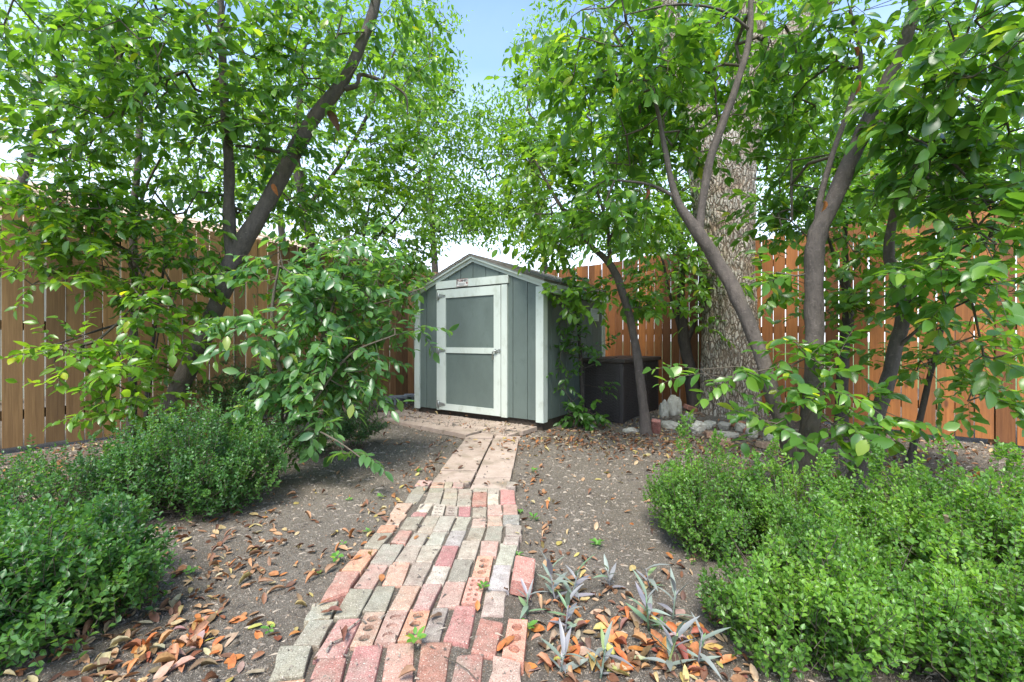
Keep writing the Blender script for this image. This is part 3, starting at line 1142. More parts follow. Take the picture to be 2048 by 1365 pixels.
def grow(skel, pts, rs, step=.22):
    """join every point to the nearest part of the tree grown so far"""
    order = np.argsort([np.min(np.sum((skel - p) ** 2, 1)) for p in pts])
    nodes = [p for p in skel]
    par = [-1] * len(nodes)
    arr = np.empty((len(skel) + len(pts) * 14, 3)); arr[:len(skel)] = skel
    n = len(skel)
    tips = []
    for k in order:
        p = pts[k]
        d2 = np.sum((arr[:n] - p) ** 2, 1)
        j = int(np.argmin(d2))
        dist = math.sqrt(d2[j])
        a = arr[j].copy()
        m_ = max(1, min(12, int(dist / step)))
        prev = j
        for s in range(1, m_ + 1):
            t = s / m_
            q_ = a + (p - a) * t
            q_[2] += math.sin(math.pi * t) * dist * .10
            if s < m_:
                q_ += rs.normal(0, .018, 3)
            arr[n] = q_
            par.append(prev)
            prev = n
            n += 1
        tips.append(prev)
    return arr[:n], np.array(par), np.array(tips)


def tree(name, label, cat, base, limbs, crowns, lm="near", leaf=.105, bark="bark", group=None, nleaf=12, spray=.34, droop=.35, parts=0,
         seed=1, lite=False, ratio=.54, spr=1, tint=(.15, .8), extra=None):
    rs = np.random.default_rng(seed)
    base = np.asarray(base, float)
    root = empty(name, base)
    tag(root, label, cat, group)
    skel = []
    for i, lb in enumerate(limbs):
        P_ = np.array([[*at(x, y, Y), d * Y / F / 2 * .86] for x, y, Y, d in lb])
        C_ = catmull(P_, 7)
        C_[:, 3] = np.maximum(C_[:, 3], .003)
        if i == 0:      # root flare
            f = np.exp(-np.arange(len(C_)) / 2.2)
            C_[:, 3] *= 1 + .45 * f
        C2 = C_.copy(); C2[:, :3] -= base
        link("trunk" if i == 0 else "limb", limb_mesh("trunk" if i == 0 else "limb", C2, 18 if C_[0, 3] > .03 else 8, .10, seed + i), M[bark], root)
        zmin = base[2] + .35
        keep = C_[C_[:, 2] > zmin][:, :3]
        if len(keep):
            skel.append(keep)
    if not skel:
        skel = [C_[:, :3]]
    skel = np.vstack(skel)
    pts = []
    for (x, y, Y, rx, ry, rY, n) in crowns:
        n = int(n * 1.22)
        c = at(x, y, Y)
        r3 = np.array([rx * Y / F, rY, ry * Y / F])
        v = unit(rs.normal(size=(n, 3))) * (rs.random((n, 1)) ** .4)
        pts.append(c + v * r3)
    pts = np.vstack(pts)
    pts[:, 2] = np.maximum(pts[:, 2], .12)
    # keep the boards and the shed clear: nothing grows through the fences
    nl = np.array([.828, -.56]); nr = np.array([-.714, -.7])
    dl = (pts[:, :2] - np.array([-4.74, 4.08])) @ nl
    dr = (pts[:, :2] - np.array([3.39, 5.98])) @ nr
    if cat != "tree beyond":
        low = pts[:, 2] < 2.55
        bad = low & ((dl < .12) | (dr < .12))
        pts = pts[~bad]
    nodes, par, tips = grow(skel, pts, rs)
    cnt = np.zeros(len(nodes)); cnt[tips] += 1
    for i in range(len(nodes) - 1, len(skel) - 1, -1):
        cnt[par[i]] += cnt[i]
    idx = np.arange(len(skel), len(nodes))
    rad = np.minimum(.0017 * np.sqrt(np.maximum(cnt, 1)), .014)
    pa = par[idx]
    ra = np.where(pa < len(skel), rad[idx], np.minimum(rad[pa], rad[idx] * 1.5))
    V, Q = edge_tubes(nodes[pa] - base, nodes[idx] - base, ra, rad[idx], 4)
    # sprays of leaves
    tp = nodes[tips]
    d0 = unit(tp - nodes[par[tips]])
    PP, DD, NN, SA, SB = [], [], [], [], []
    for rep in range(spr):
        d = unit(d0 * (.9 if rep == 0 else .2) + rs.normal(0, .5, d0.shape) + np.array([0, 0, -.12]))
        d[:, 2] *= .6
        d = unit(d)
        ln = spray * rs.uniform(.6, 1.15, len(d))
        up = np.array([0, 0, 1.]) + rs.normal(0, .35, d.shape)
        s_ = unit(np.cross(d, up))
        prevp = tp
        for k in range(nleaf):
            t = (k + .4) / nleaf
            pos = tp + d * (ln * t)[:, None]
            pos[:, 2] -= droop * (ln * t ** 2) * .6
            if k % 3 == 2 or k == nleaf - 1:
                SA.append(prevp); SB.append(pos); prevp = pos
            sg = 1 if k % 2 else -1
            last = k == nleaf - 1
            ld = d * (1.0 if last else .55) + (0 if last else sg) * s_ * .85 + np.array([0, 0, -droop]) * rs.uniform(.3, 1.6, (len(d), 1)) + rs.normal(0, .22, d.shape)
            PP.append(pos); DD.append(unit(ld))
            NN.append(unit(np.array([0, 0, 1.]) + rs.normal(0, .42, d.shape) - np.array([0, .25, 0])))
    PP, DD, NN = np.vstack(PP), np.vstack(DD), np.vstack(NN)
    keep = rs.random(len(PP)) < .9
    PP, DD, NN = PP[keep], DD[keep], NN[keep]
    n = len(PP)
    L = leaf * rs.uniform(.5, 1.2, n)
    Wd = L * ratio * rs.uniform(.75, 1.25, n)
    clump = np.array([mnoise.noise(tuple(p * 1.6)) for p in PP]) * .35
    tn = np.clip(rs.uniform(tint[0], tint[1], n) + clump, 0, .93)
    tn[rs.random(n) < .012] = 1.0
    SA, SB = np.vstack(SA), np.vstack(SB)
    V2, Q2 = edge_tubes(SA - base, SB - base, np.full(len(SA), .0017), np.full(len(SA), .0012), 3)
    Q2q = np.concatenate([Q2], 0)
    tag(link("branchlets", mesh_np("branchlets", np.vstack([V, V2]), np.vstack([Q, Q2q + len(V)])), M["twig"], root), kind="stuff")
    pick = np.zeros(n, bool)
    if parts:
        sc_ = np.where(in_frame(PP + DD * L[:, None] * .5), L / np.maximum(PP[:, 1], .3), 0)
        pick[np.argsort(-sc_)[:parts]] = True
        pick &= sc_ > 0
        leaf_objects(root, base, PP[pick], DD[pick], NN[pick], L[pick], Wd[pick], M["leafobj_" + lm])
    r_ = ~pick
    me = leaf_mesh("crown", PP[r_] - base, DD[r_], NN[r_], L[r_], Wd[r_], tn[r_], curl=rs.uniform(-.05, .5, int(r_.sum())), lite=lite)
    tag(link("crown", me, M["leaf_" + lm], root), kind="stuff")
    return root


# ------------------------------------------------------------------ trees
G1 = "slender broadleaf trees of the garden"
tree("leaning_tree", "thick trunk leaning right and forking, left of the shed, in front of the left fence", "tree", gpt(338, 902),
     [[(322, 902, 4.2, 38), (340, 820, 4.2, 38), (385, 720, 4.2, 38), (435, 610, 4.2, 38), (468, 520, 4.2, 40), (520, 430, 4.2, 36), (575, 330, 4.25, 34), (625, 240, 4.3, 31), (685, 165, 4.3, 27), (722, 90, 4.3, 23), (748, 20, 4.3, 22), (765, -80, 4.3, 16)],
      [(466, 540, 4.2, 28), (458, 440, 4.15, 25), (459, 330, 4.1, 22), (450, 220, 4.05, 19), (444, 100, 4.0, 16), (440, -40, 3.95, 12)],
      [(560, 305, 4.25, 10), (520, 296, 4.2, 8), (470, 292, 4.1, 6)],
      [(690, 178, 4.3, 14), (715, 170, 4.3, 11), (722, 150, 4.3, 9), (770, 165, 4.35, 7), (810, 190, 4.4, 5), (815, 230, 4.4, 3)],
      [(445, 120, 4, 8), (400, 30, 3.9, 7), (330, -20, 3.8, 5)]],
     [(450, 40, 3.7, 260, 130, .7, 90), (190, 90, 3.4, 230, 120, .6, 90), (640, 110, 4.2, 170, 140, .6, 70), (430, 240, 3.9, 190, 100, .6, 60),
      (150, 240, 3.5, 170, 70, .5, 45), (500, -280, 3.6, 480, 220, 1.2, 30), (320, 390, 4.2, 170, 70, .4, 40), (780, 60, 4.4, 110, 120, .4, 28),  # the wide topmost crown mass is out of view, added for shade
      (560, 400, 4.5, 110, 60, .3, 25), (540, 250, 4.2, 140, 70, .5, 30)],
     leaf=.095, group=G1, parts=200, seed=3, nleaf=13)
tree("slim_tree", "slim straight tree close to the left fence, behind the low leafy branches", "tree", gpt(262, 872),
     [[(262, 872, 4.6, 15), (266, 700, 4.6, 15), (270, 560, 4.6, 15), (266, 440, 4.6, 14), (276, 320, 4.55, 13), (280, 180, 4.5, 10), (270, 40, 4.5, 7)],
      [(268, 545, 4.6, 9), (240, 500, 4.5, 6), (160, 440, 4.3, 4)],
      [(268, 640, 4.6, 7), (200, 660, 4.2, 5), (110, 690, 3.8, 3)],
      [(266, 470, 4.6, 9), (290, 380, 4.6, 6), (330, 300, 4.5, 4)]],
     [(120, 420, 3.8, 150, 70, .4, 55), (240, 500, 4.0, 150, 70, .4, 45), (90, 540, 3.7, 100, 50, .3, 14), (190, 700, 3.55, 130, 40, .3, 26), (330, 640, 3.9, 90, 90, .35, 34), (260, 790, 3.6, 110, 40, .25, 20),
      (390, 520, 4.1, 90, 70, .3, 26), (80, 340, 3.9, 120, 50, .4, 26)],
     leaf=.10, lm="far", group=G1, parts=160, seed=4, nleaf=11, spray=.33)  # brighter palette gives this tree its backlit look by colour
tree("young_tree", "two thin dark stems rising beside the foot of the leaning trunk", "tree", gpt(292, 862),
     [[(290, 862, 4.5, 8), (296, 760, 4.5, 7), (312, 640, 4.5, 6), (330, 520, 4.5, 5), (345, 400, 4.5, 3)],
      [(291, 850, 4.5, 5), (305, 740, 4.4, 4), (318, 660, 4.3, 3)]],
     [(340, 470, 4.5, 60, 80, .3, 14), (320, 600, 4.4, 60, 50, .3, 10), (325, 740, 4.3, 60, 50, .3, 10)], leaf=.10, bark="bark_dark", group=G1, seed=5, nleaf=10)
tree("rough_barked_tree", "dark rough trunk behind the big leafed shrub, near the left fence", "tree", gpt(668, 828),
     [[(668, 828, 6.25, 32), (664, 760, 6.25, 30), (655, 660, 6.25, 28), (640, 560, 6.2, 25), (618, 460, 6.2, 24), (605, 385, 6.2, 22), (590, 300, 6.2, 18), (600, 200, 6.2, 13), (610, 80, 6.2, 8)],
      [(690, 810, 6.2, 8), (700, 720, 6.2, 8), (690, 640, 6.2, 6), (720, 520, 6.3, 5), (740, 400, 6.4, 4)],
      [(610, 420, 6.2, 12), (680, 330, 6.3, 9), (740, 220, 6.4, 7), (790, 100, 6.5, 4)],
      [(640, 570, 6.2, 9), (720, 500, 6.4, 7), (790, 440, 6.6, 5), (830, 380, 6.7, 3)]],
     [(700, 300, 6.2, 170, 160, .8, 130), (640, 430, 6.0, 130, 80, .6, 60), (790, 390, 6.5, 110, 130, .6, 130), (790, 180, 6.4, 110, 150, .7, 70), (720, 560, 6.3, 110, 60, .4, 50), (820, 520, 6.4, 60, 50, .3, 30),
      (680, 740, 6.2, 50, 80, .3, 22), (600, 160, 6.2, 130, 130, .7, 60), (500, 300, 6.6, 140, 130, .6, 60), (720, 600, 6.3, 60, 40, .3, 20)],
     lm="far", leaf=.105, bark="bark_dark", group=G1, seed=6, nleaf=11, spray=.38)
tree("big_leafed_shrub", "bushy shrub with large glossy drooping leaves right of the left boxwoods", "shrub", gpt(545, 958),
     [[(545, 962, 3.3, 22), (552, 900, 3.3, 20), (560, 830, 3.3, 15), (565, 760, 3.3, 12), (548, 690, 3.3, 10), (545, 610, 3.3, 7), (560, 520, 3.3, 4)],
      [(556, 870, 3.3, 10), (600, 780, 3.35, 9), (640, 690, 3.4, 8), (670, 600, 3.45, 6), (700, 520, 3.5, 4)],
      [(570, 880, 3.3, 7), (630, 800, 3.2, 6), (700, 710, 3.3, 5), (790, 670, 3.4, 3)],
      [(560, 910, 3.3, 6), (610, 860, 3.1, 5), (670, 880, 3.0, 4), (740, 930, 2.95, 2.5)],
      [(575, 800, 3.3, 6), (680, 640, 3.5, 5), (780, 600, 3.6, 4), (850, 575, 3.7, 2.5)],
      [(552, 760, 3.3, 7), (510, 700, 3.2, 5), (470, 650, 3.1, 3)]],
     [(580, 540, 3.4, 70, 50, .25, 22), (660, 575, 3.45, 110, 80, .3, 52), (580, 670, 3.35, 80, 70, .25, 26), (690, 680, 3.45, 110, 70, .3, 44), (590, 770, 3.25, 70, 50, .2, 16), (610, 840, 3.15, 50, 36, .15, 11),
      (710, 520, 3.6, 110, 60, .3, 32), (800, 585, 3.7, 60, 14, .12, 8), (800, 660, 3.5, 60, 12, .1, 7), (715, 910, 3.0, 36, 10, .08, 3), (660, 755, 3.35, 80, 50, .25, 20), (500, 640, 3.3, 50, 60, .2, 9), (690, 770, 3.4, 40, 40, .2, 9), (560, 880, 3.2, 24, 20, .1, 4)],
     lm="soft", leaf=.095, ratio=.50, parts=290, seed=7, nleaf=12, spray=.30, droop=.45, bark="twig")

# right-hand side
G2 = G1
tree("forked_tree", "double trunk tree rising from the right boxwoods with a smooth vertical stem", "tree", gpt(1603, 990),
     [[(1600, 992, 3.0, 52), (1612, 900, 3.0, 42), (1624, 800, 3.0, 39), (1628, 700, 3.0, 38), (1628, 600, 3.0, 37), (1629, 510, 3.0, 40), (1640, 455, 3.0, 40), (1672, 390, 3.0, 36), (1710, 300, 2.95, 34), (1750, 215, 2.9, 32), (1790, 130, 2.85, 28), (1825, 40, 2.8, 23), (1850, -60, 2.8, 16)],
      [(1597, 965, 3.0, 34), (1575, 880, 3.0, 34), (1545, 790, 3.05, 33), (1515, 690, 3.1, 33), (1470, 585, 3.15, 31), (1432, 520, 3.2, 30), (1392, 460, 3.2, 26), (1352, 395, 3.25, 16), (1330, 300, 3.3, 12), (1315, 220, 3.3, 9), (1290, 120, 3.3, 7)],
      [(1398, 468, 3.2, 20), (1404, 410, 3.2, 18), (1420, 320, 3.2, 18), (1448, 240, 3.2, 17), (1475, 165, 3.2, 16), (1498, 80, 3.2, 14), (1502, -20, 3.2, 11)],
      [(1632, 480, 3.0, 16), (1640, 400, 3.02, 13), (1668, 300, 3.05, 12), (1700, 210, 3.05, 11), (1722, 120, 3.05, 9), (1700, 20, 3.05, 6)],
      [(1740, 235, 2.9, 9), (1790, 260, 2.8, 8), (1850, 290, 2.7, 7), (1920, 340, 2.6, 6), (1985, 425, 2.5, 4)],
      [(1352, 395, 3.25, 9), (1300, 370, 3.3, 7), (1230, 360, 3.35, 5)],
      [(1500, 60, 3.2, 8), (1440, 20, 3.1, 6), (1350, 10, 3.0, 5), (1250, 30, 2.95, 3)],
      [(1602, 960, 3.0, 16), (1598, 890, 2.98, 12), (1612, 840, 2.9, 7), (1650, 790, 2.8, 4)]],
     [(1310, 250, 3.7, 160, 110, .5, 100), (1240, 90, 3.2, 180, 100, .5, 80), (1480, 80, 3.5, 150, 100, .45, 66), (1440, 270, 3.8, 100, 60, .3, 16), (1640, 230, 3.7, 130, 130, .4, 60), (1770, 40, 2.9, 150, 80, .4, 50),
      (1640, 730, 2.75, 90, 60, .2, 17), (1600, 830, 2.7, 110, 40, .2, 13), (1730, 850, 2.75, 80, 60, .2, 14), (1560, 560, 3.3, 90, 40, .3, 13), (1440, 750, 2.75, 80, 22, .15, 6), (1570, 430, 3.8, 90, 70, .35, 36),
      (1500, -280, 2.9, 480, 200, 1.1, 26), (1220, 400, 3.4, 100, 60, .3, 32), (1520, 190, 4.0, 120, 100, .4, 36)],  # first mass hangs unseen overhead, added to shade the garden
     leaf=.095, group=G2, parts=290, seed=8, nleaf=12, spray=.31)
tree("leaning_tree", "smooth grey trunk leaning right with a kink, right of the double trunk tree", "tree", gpt(1715, 968),
     [[(1712, 972, 3.2, 34), (1735, 890, 3.2, 29), (1765, 800, 3.2, 29), (1790, 700, 3.2, 28), (1806, 630, 3.2, 27), (1795, 560, 3.2, 24), (1778, 510, 3.2, 21), (1790, 420, 3.15, 17), (1830, 320, 3.0, 14), (1880, 210, 2.8, 12), (1930, 80, 2.6, 9)],
      [(1800, 640, 3.2, 12), (1850, 560, 3.0, 9), (1920, 500, 2.75, 6), (1990, 470, 2.5, 4)],
      [(1790, 700, 3.2, 8), (1860, 640, 3.0, 6), (1940, 600, 2.7, 4)]],
     [(1950, 540, 2.45, 110, 80, .3, 26), (1900, 310, 2.7, 150, 110, .4, 62), (1950, 110, 2.3, 150, 130, .4, 58), (1890, 580, 2.8, 90, 60, .3, 13), (2010, 700, 2.5, 60, 50, .25, 10), (1830, 380, 3.5, 110, 60, .3, 30), (1990, 420, 2.5, 80, 80, .3, 26),
      (1950, -220, 2.3, 300, 180, .8, 14)],  # sparse unseen mass above the view, added for its shade
     leaf=.105, group=G2, parts=290, seed=9, nleaf=11, spray=.31)
tree("dark_stemmed_tree", "dark gnarled stem against the right fence behind the double trunk", "tree", gpt(1682, 876),
     [[(1682, 876, 4.75, 26), (1684, 780, 4.75, 24), (1688, 690, 4.75, 22), (1697, 630, 4.75, 22), (1694, 560, 4.75, 14), (1690, 470, 4.75, 10), (1700, 360, 4.75, 7)],
      [(1694, 600, 4.75, 10), (1670, 520, 4.7, 7), (1655, 470, 4.6, 5)]],
     [(1690, 590, 4.55, 70, 50, .25, 26), (1690, 420, 4.7, 90, 80, .3, 40), (1750, 420, 4.6, 90, 80, .3, 40), (1730, 520, 4.4, 70, 40, .2, 18)], leaf=.10, bark="bark_dark", group=G2, seed=10, nleaf=10)
tree("young_tree", "thin dark stem with sparse leaves near the right fence, beside a short dead stub", "tree", gpt(1822, 925),
     [[(1818, 930, 3.8, 13), (1835, 860, 3.8, 12), (1858, 760, 3.8, 11), (1876, 690, 3.8, 10), (1890, 620, 3.75, 7), (1900, 540, 3.7, 5)],
      [(1822, 915, 3.8, 9), (1824, 880, 3.8, 7)]],
     [(1860, 720, 3.65, 100, 50, .25, 20), (1920, 660, 3.5, 80, 60, .3, 16), (1950, 780, 3.3, 70, 40, .2, 16), (1890, 520, 3.6, 70, 60, .25, 22)], leaf=.10, bark="bark_dark", group=G2, parts=60, seed=11, nleaf=10)
tree("slim_tree", "slim pale stem leaning left in front of the dark deck box", "tree", gpt(1292, 866),
     [[(1292, 870, 4.95, 22), (1284, 790, 4.95, 20), (1272, 700, 4.95, 19), (1258, 630, 4.95, 18), (1240, 570, 4.95, 18), (1220, 528, 4.95, 17), (1185, 495, 4.95, 12), (1150, 450, 4.95, 10), (1110, 395, 4.95, 8), (1070, 320, 4.95, 5)],
      [(1220, 530, 4.95, 11), (1217, 470, 4.95, 9), (1212, 440, 4.95, 8), (1190, 360, 4.95, 6), (1180, 240, 4.95, 4)],
      [(1218, 480, 4.95, 6), (1260, 400, 4.9, 5), (1290, 300, 4.8, 3)]],
     [(1150, 310, 4.9, 120, 120, .5, 110), (1100, 450, 5.0, 90, 60, .4, 55), (1250, 440, 4.9, 100, 70, .4, 60), (1180, 580, 5.0, 90, 30, .25, 26), (1300, 610, 4.9, 60, 40, .2, 18), (1130, 160, 5.0, 100, 90, .4, 50), (1050, 330, 5.2, 70, 90, .3, 36), (1230, 200, 5, 110, 110, .4, 50)],
     lm="far", leaf=.105, group=G2, seed=12, nleaf=11, spray=.34)
tree("dark_stemmed_tree", "black forked stem against the fence left of the big tree trunk", "tree", at(1388, 815, 6.1),
     [[(1392, 818, 6.1, 30), (1380, 740, 6.1, 27), (1368, 680, 6.1, 26), (1362, 600, 6.1, 17), (1364, 520, 6.1, 14), (1360, 440, 6.1, 10), (1350, 340, 6.1, 6)],
      [(1372, 690, 6.1, 12), (1386, 655, 6.05, 9), (1392, 640, 6.05, 5)],
      [(1380, 760, 6.1, 7), (1358, 660, 6.1, 7), (1340, 590, 6.05, 6), (1325, 520, 6.0, 5), (1300, 440, 6.0, 3)]],
     [(1330, 500, 5.9, 70, 70, .4, 50), (1390, 570, 5.7, 50, 50, .25, 18), (1300, 560, 6.0, 60, 50, .3, 24), (1370, 400, 6.0, 60, 80, .3, 30), (1400, 640, 5.6, 30, 25, .2, 6)], lm="far", leaf=.10, bark="bark_dark", group=G2, seed=13, nleaf=10)
tree("sapling", "thin sapling in front of the shed side wall and deck box", "tree", gpt(1165, 846),
     [[(1165, 846, 5.6, 9), (1164, 780, 5.6, 9), (1160, 700, 5.6, 8), (1156, 640, 5.6, 7), (1150, 585, 5.6, 6), (1148, 540, 5.6, 4)],
      [(1153, 625, 5.6, 4), (1135, 612, 5.55, 3), (1115, 610, 5.5, 2)],
      [(1162, 740, 5.6, 4), (1200, 725, 5.5, 3), (1235, 715, 5.4, 2)]],
     [(1135, 660, 5.5, 40, 40, .2, 14), (1175, 700, 5.45, 55, 30, .2, 14), (1120, 740, 5.4, 28, 50, .15, 11), (1150, 570, 5.5, 50, 30, .2, 12), (1190, 770, 5.4, 20, 15, .1, 3), (1140, 820, 5.4, 15, 30, .1, 3)], lm="near", leaf=.085, bark="bark_dark", seed=14, nleaf=8, spray=.2, tint=(0, .5))
tree("low_shrub", "knee high leafy seedling at the foot of the sapling beside the deck box", "shrub", gpt(1163, 852),
     [[(1163, 852, 5.4, 6), (1163, 838, 5.4, 5), (1160, 815, 5.4, 3)], [(1163, 846, 5.4, 4), (1180, 820, 5.35, 2)]],
     [(1163, 826, 5.3, 32, 18, .15, 13)], leaf=.10, bark="bark_dark", seed=15, nleaf=8, spray=.18, tint=(0, .5))
tree("young_tree", "small bushy tree between the rough barked trunk and the shed", "tree", gpt(705, 832),
     [[(705, 832, 6.2, 7), (706, 780, 6.2, 6), (712, 700, 6.2, 5), (735, 600, 6.2, 3)]],
     [(700, 700, 6.1, 45, 60, .25, 24), (680, 790, 6.0, 60, 30, .2, 20), (740, 570, 6.2, 50, 30, .2, 16), (800, 540, 6.2, 50, 26, .2, 14)], lm="far", leaf=.10, bark="bark_dark", group=G1, seed=16, nleaf=9, spray=.26)

# the old tree with furrowed bark
def old_tree():
    base = np.array((TREE_XY[0], TREE_XY[1], gz(*TREE_XY) - .02))
    root = empty("old_tree", base)
    tag(root, "massive old tree with pale furrowed bark by the right fence", "tree")
    Y = 5.8
    def bark_limb(name, lb, sides, seed, flare=0.):
        P_ = np.array([[*at(x, y, d), w * d / F / 2] for x, y, d, w in lb])
        C_ = catmull(P_, 22)
        n = len(C_)
        V, u_ = [], None
        s_acc = 0
        for i in range(n):
            d = Vector(C_[min(i + 1, n - 1), :3] - C_[max(i - 1, 0), :3]).normalized()
            u_ = d.orthogonal().normalized() if u_ is None else (u_ - d * u_.dot(d)).normalized()
            b = d.cross(u_)
            if i: s_acc += np.linalg.norm(C_[i, :3] - C_[i - 1, :3])
            fl = 1 + flare * math.exp(-s_acc / .22)
            for k in range(sides):
                a = k * 2 * math.pi / sides
                r = C_[i, 3] * fl
                wv = mnoise.noise((math.cos(a) * 3, math.sin(a) * 3, s_acc * 2.2 + seed)) * .9
                q_ = a * 15 + wv * 4.5 + mnoise.noise((a * 2, s_acc * 6, seed)) * 2.0
                ridge = abs(math.sin(q_)) ** .6
                crack = mnoise.noise((math.cos(a) * 9, math.sin(a) * 9, s_acc * 11 + seed))
                lump = mnoise.noise((math.cos(a) * 1.2, math.sin(a) * 1.2, s_acc * 1.4 + seed)) * .06
                r = r * (1 + lump) + .030 * ridge - .024 + .014 * crack
                if flare:
                    r += .05 * max(0, math.sin(a * 5 + seed)) * math.exp(-s_acc / .18)
                V.append(Vector(C_[i, :3]) - Vector(base) + (u_ * math.cos(a) + b * math.sin(a)) * r)
        i = np.arange(n - 1)[:, None] * sides
        k = np.arange(sides)[None]
        Q = np.stack([i + k, i + (k + 1) % sides, i + sides + (k + 1) % sides, i + sides + k], -1).reshape(-1, 4)
        return link(name, mesh_np(name, np.array([tuple(v) for v in V]), Q), M["oldbark"], root)
    bark_limb("trunk", [(1462, 850, Y, 118), (1460, 790, Y, 106), (1458, 700, Y, 102), (1456, 600, Y, 100), (1452, 500, Y, 103), (1447, 400, Y, 112), (1443, 320, Y, 122), (1445, 270, Y, 116)], 190, 1.3, .12)
    bark_limb("limb", [(1425, 330, Y, 66), (1398, 240, 5.85, 58), (1360, 130, 5.95, 52), (1330, 20, 6.0, 48), (1300, -160, 6.1, 36), (1240, -400, 6.3, 22)], 90, 5.1)
    bark_limb("limb", [(1470, 330, Y, 74), (1485, 250, 5.75, 66), (1490, 150, 5.7, 58), (1500, 60, 5.6, 54), (1520, -60, 5.5, 46), (1530, -300, 5.4, 28)], 90, 7.7)
    bark_limb("limb", [(1490, 150, 5.8, 48), (1560, 95, 5.9, 46), (1620, 30, 6.0, 44), (1690, -60, 6.1, 38), (1800, -240, 6.3, 24)], 80, 9.2)
    rs = np.random.default_rng(77)
    pts, sk = [], np.array([at(1330, 20, 6.0), at(1300, -160, 6.1), at(1240, -400, 6.3), at(1500, 60, 5.6), at(1520, -60, 5.5), at(1530, -300, 5.4), at(1620, 30, 6.0), at(1690, -60, 6.1), at(1800, -240, 6.3)])
    for (x, y, d, rx, ry, rY, n) in ((1300, -60, 6.2, 220, 130, .9, 90), (1620, -120, 6.0, 240, 140, .9, 80), (1420, 60, 6.3, 130, 90, .5, 50), (1250, -380, 6.4, 380, 230, 1.6, 70), (1750, -350, 6.0, 380, 230, 1.6, 70), (1580, 160, 6.4, 120, 90, .4, 40), (1350, 180, 6.4, 90, 90, .4, 34)):
        v = unit(rs.normal(size=(n, 3))) * (rs.random((n, 1)) ** .4)
        pts.append(at(x, y, d) + v * np.array([rx * d / F, rY, ry * d / F]))
    pts = np.vstack(pts)
    nodes, par, tips = grow(sk, pts, rs, .3)
    idx = np.arange(len(sk), len(nodes))
    cnt = np.zeros(len(nodes)); cnt[tips] += 1
    for i in range(len(nodes) - 1, len(sk) - 1, -1):
        cnt[par[i]] += cnt[i]
    rad = np.minimum(.003 * np.sqrt(np.maximum(cnt, 1)), .03)
    V, Q = edge_tubes(nodes[par[idx]] - base, nodes[idx] - base, rad[idx], rad[idx], 5)
    tag(link("branchlets", mesh_np("branchlets", V, Q), M["oldbark"], root), kind="stuff")
    n = len(tips) * 26
    tp = np.repeat(nodes[tips], 26, 0) + rs.normal(0, .16, (n, 3))
    D = unit(rs.normal(size=(n, 3)) + np.array([0, 0, -.5])); N = unit(rs.normal(0, .5, (n, 3)) + np.array([0, 0, 1.]))
    L = .10 * rs.uniform(.6, 1.2, n)
    tag(link("crown", leaf_mesh("crown", tp - base, D, N, L, L * .36, rs.uniform(.2, .9, n), lite=True), M["leaf_far"], root), kind="stuff")


old_tree()

# trees and the house beyond the fences
def far_tree(label, x, y, hgt, crowns, seed, name="far_tree", lm="far", leaf=.13):
    tx, ty = x, y
    rs = np.random.default_rng(seed)
    base = np.array((tx, ty, -.09))
    root = empty(name, base)
    tag(root, label, "tree", "trees beyond the fences")
    pts, tops = [], []
    for (px_, py_, d, rx, ry, rY, n) in crowns:
        c = at(px_, py_, d)
        tops.append(c)
        v = unit(rs.normal(size=(n, 3))) * (rs.random((n, 1)) ** .4)
        pts.append(c + v * np.array([rx * d / F, rY, ry * d / F]))
    pts = np.vstack(pts)
    mid = np.array([tx, ty, hgt * .35])
    tr = catmull(np.array([[tx, ty, -.1, .14], [tx + .05, ty, hgt * .2, .12], [*mid, .1], [*(mid * .3 + tops[0] * .7), .05]]), 6)
    t2 = tr.copy(); t2[:, :3] -= base
    link("trunk", limb_mesh("trunk", t2, 10, .05, seed), M["bark"], root)
    sk = tr[8:, :3]
    nodes, par, tips = grow(sk, pts, rs, .4)
    idx = np.arange(len(sk), len(nodes))
    cnt = np.zeros(len(nodes)); cnt[tips] += 1
    for i in range(len(nodes) - 1, len(sk) - 1, -1):
        cnt[par[i]] += cnt[i]
    rad = np.minimum(.0035 * np.sqrt(np.maximum(cnt, 1)), .05)
    V, Q = edge_tubes(nodes[par[idx]] - base, nodes[idx] - base, rad[idx], rad[idx], 4)
    tag(link("branchlets", mesh_np("branchlets", V, Q), M["bark"], root), kind="stuff")
    k = 22
    n = len(tips) * k
    tp = np.repeat(nodes[tips], k, 0) + rs.normal(0, .17, (n, 3))
    D = unit(rs.normal(size=(n, 3)) + np.array([0, 0, -.5])); N = unit(rs.normal(0, .5, (n, 3)) + np.array([0, 0, 1.]))
    L = leaf * rs.uniform(.6, 1.2, n)
    tag(link("crown", leaf_mesh("crown", tp - base, D, N, L, L * .42, rs.uniform(.2, .92, n), lite=True), M["leaf_" + lm], root), kind="stuff")


far_tree("airy pale green tree rising behind the shed roof, left of its peak", -1.9, 11.2, 5.5,
         [(850, 220, 10.8, 90, 130, 1.0, 140), (880, 420, 11, 90, 80, .9, 120), (840, 60, 10.8, 80, 90, .8, 60), (960, 440, 11, 60, 40, .8, 40)], 21)
far_tree("airy pale green tree rising behind the shed roof, right of its peak", 1.1, 12.0, 5,
         [(1060, 330, 11.5, 80, 110, 1.0, 130), (1010, 240, 11.5, 70, 90, .8, 60), (940, 330, 11.3, 50, 120, .7, 70), (1010, 430, 11.8, 80, 50, .8, 70), (1090, 120, 11.5, 60, 110, .8, 60), (1100, 470, 11.5, 70, 50, .8, 60)], 22)
far_tree("light green tree beyond the left fence at the far left", -8.6, 7.2, 5,
         [(120, 120, 7.4, 190, 130, .9, 80), (330, 160, 7.8, 170, 120, .9, 80), (250, 310, 7.8, 160, 70, .7, 50)], 23)
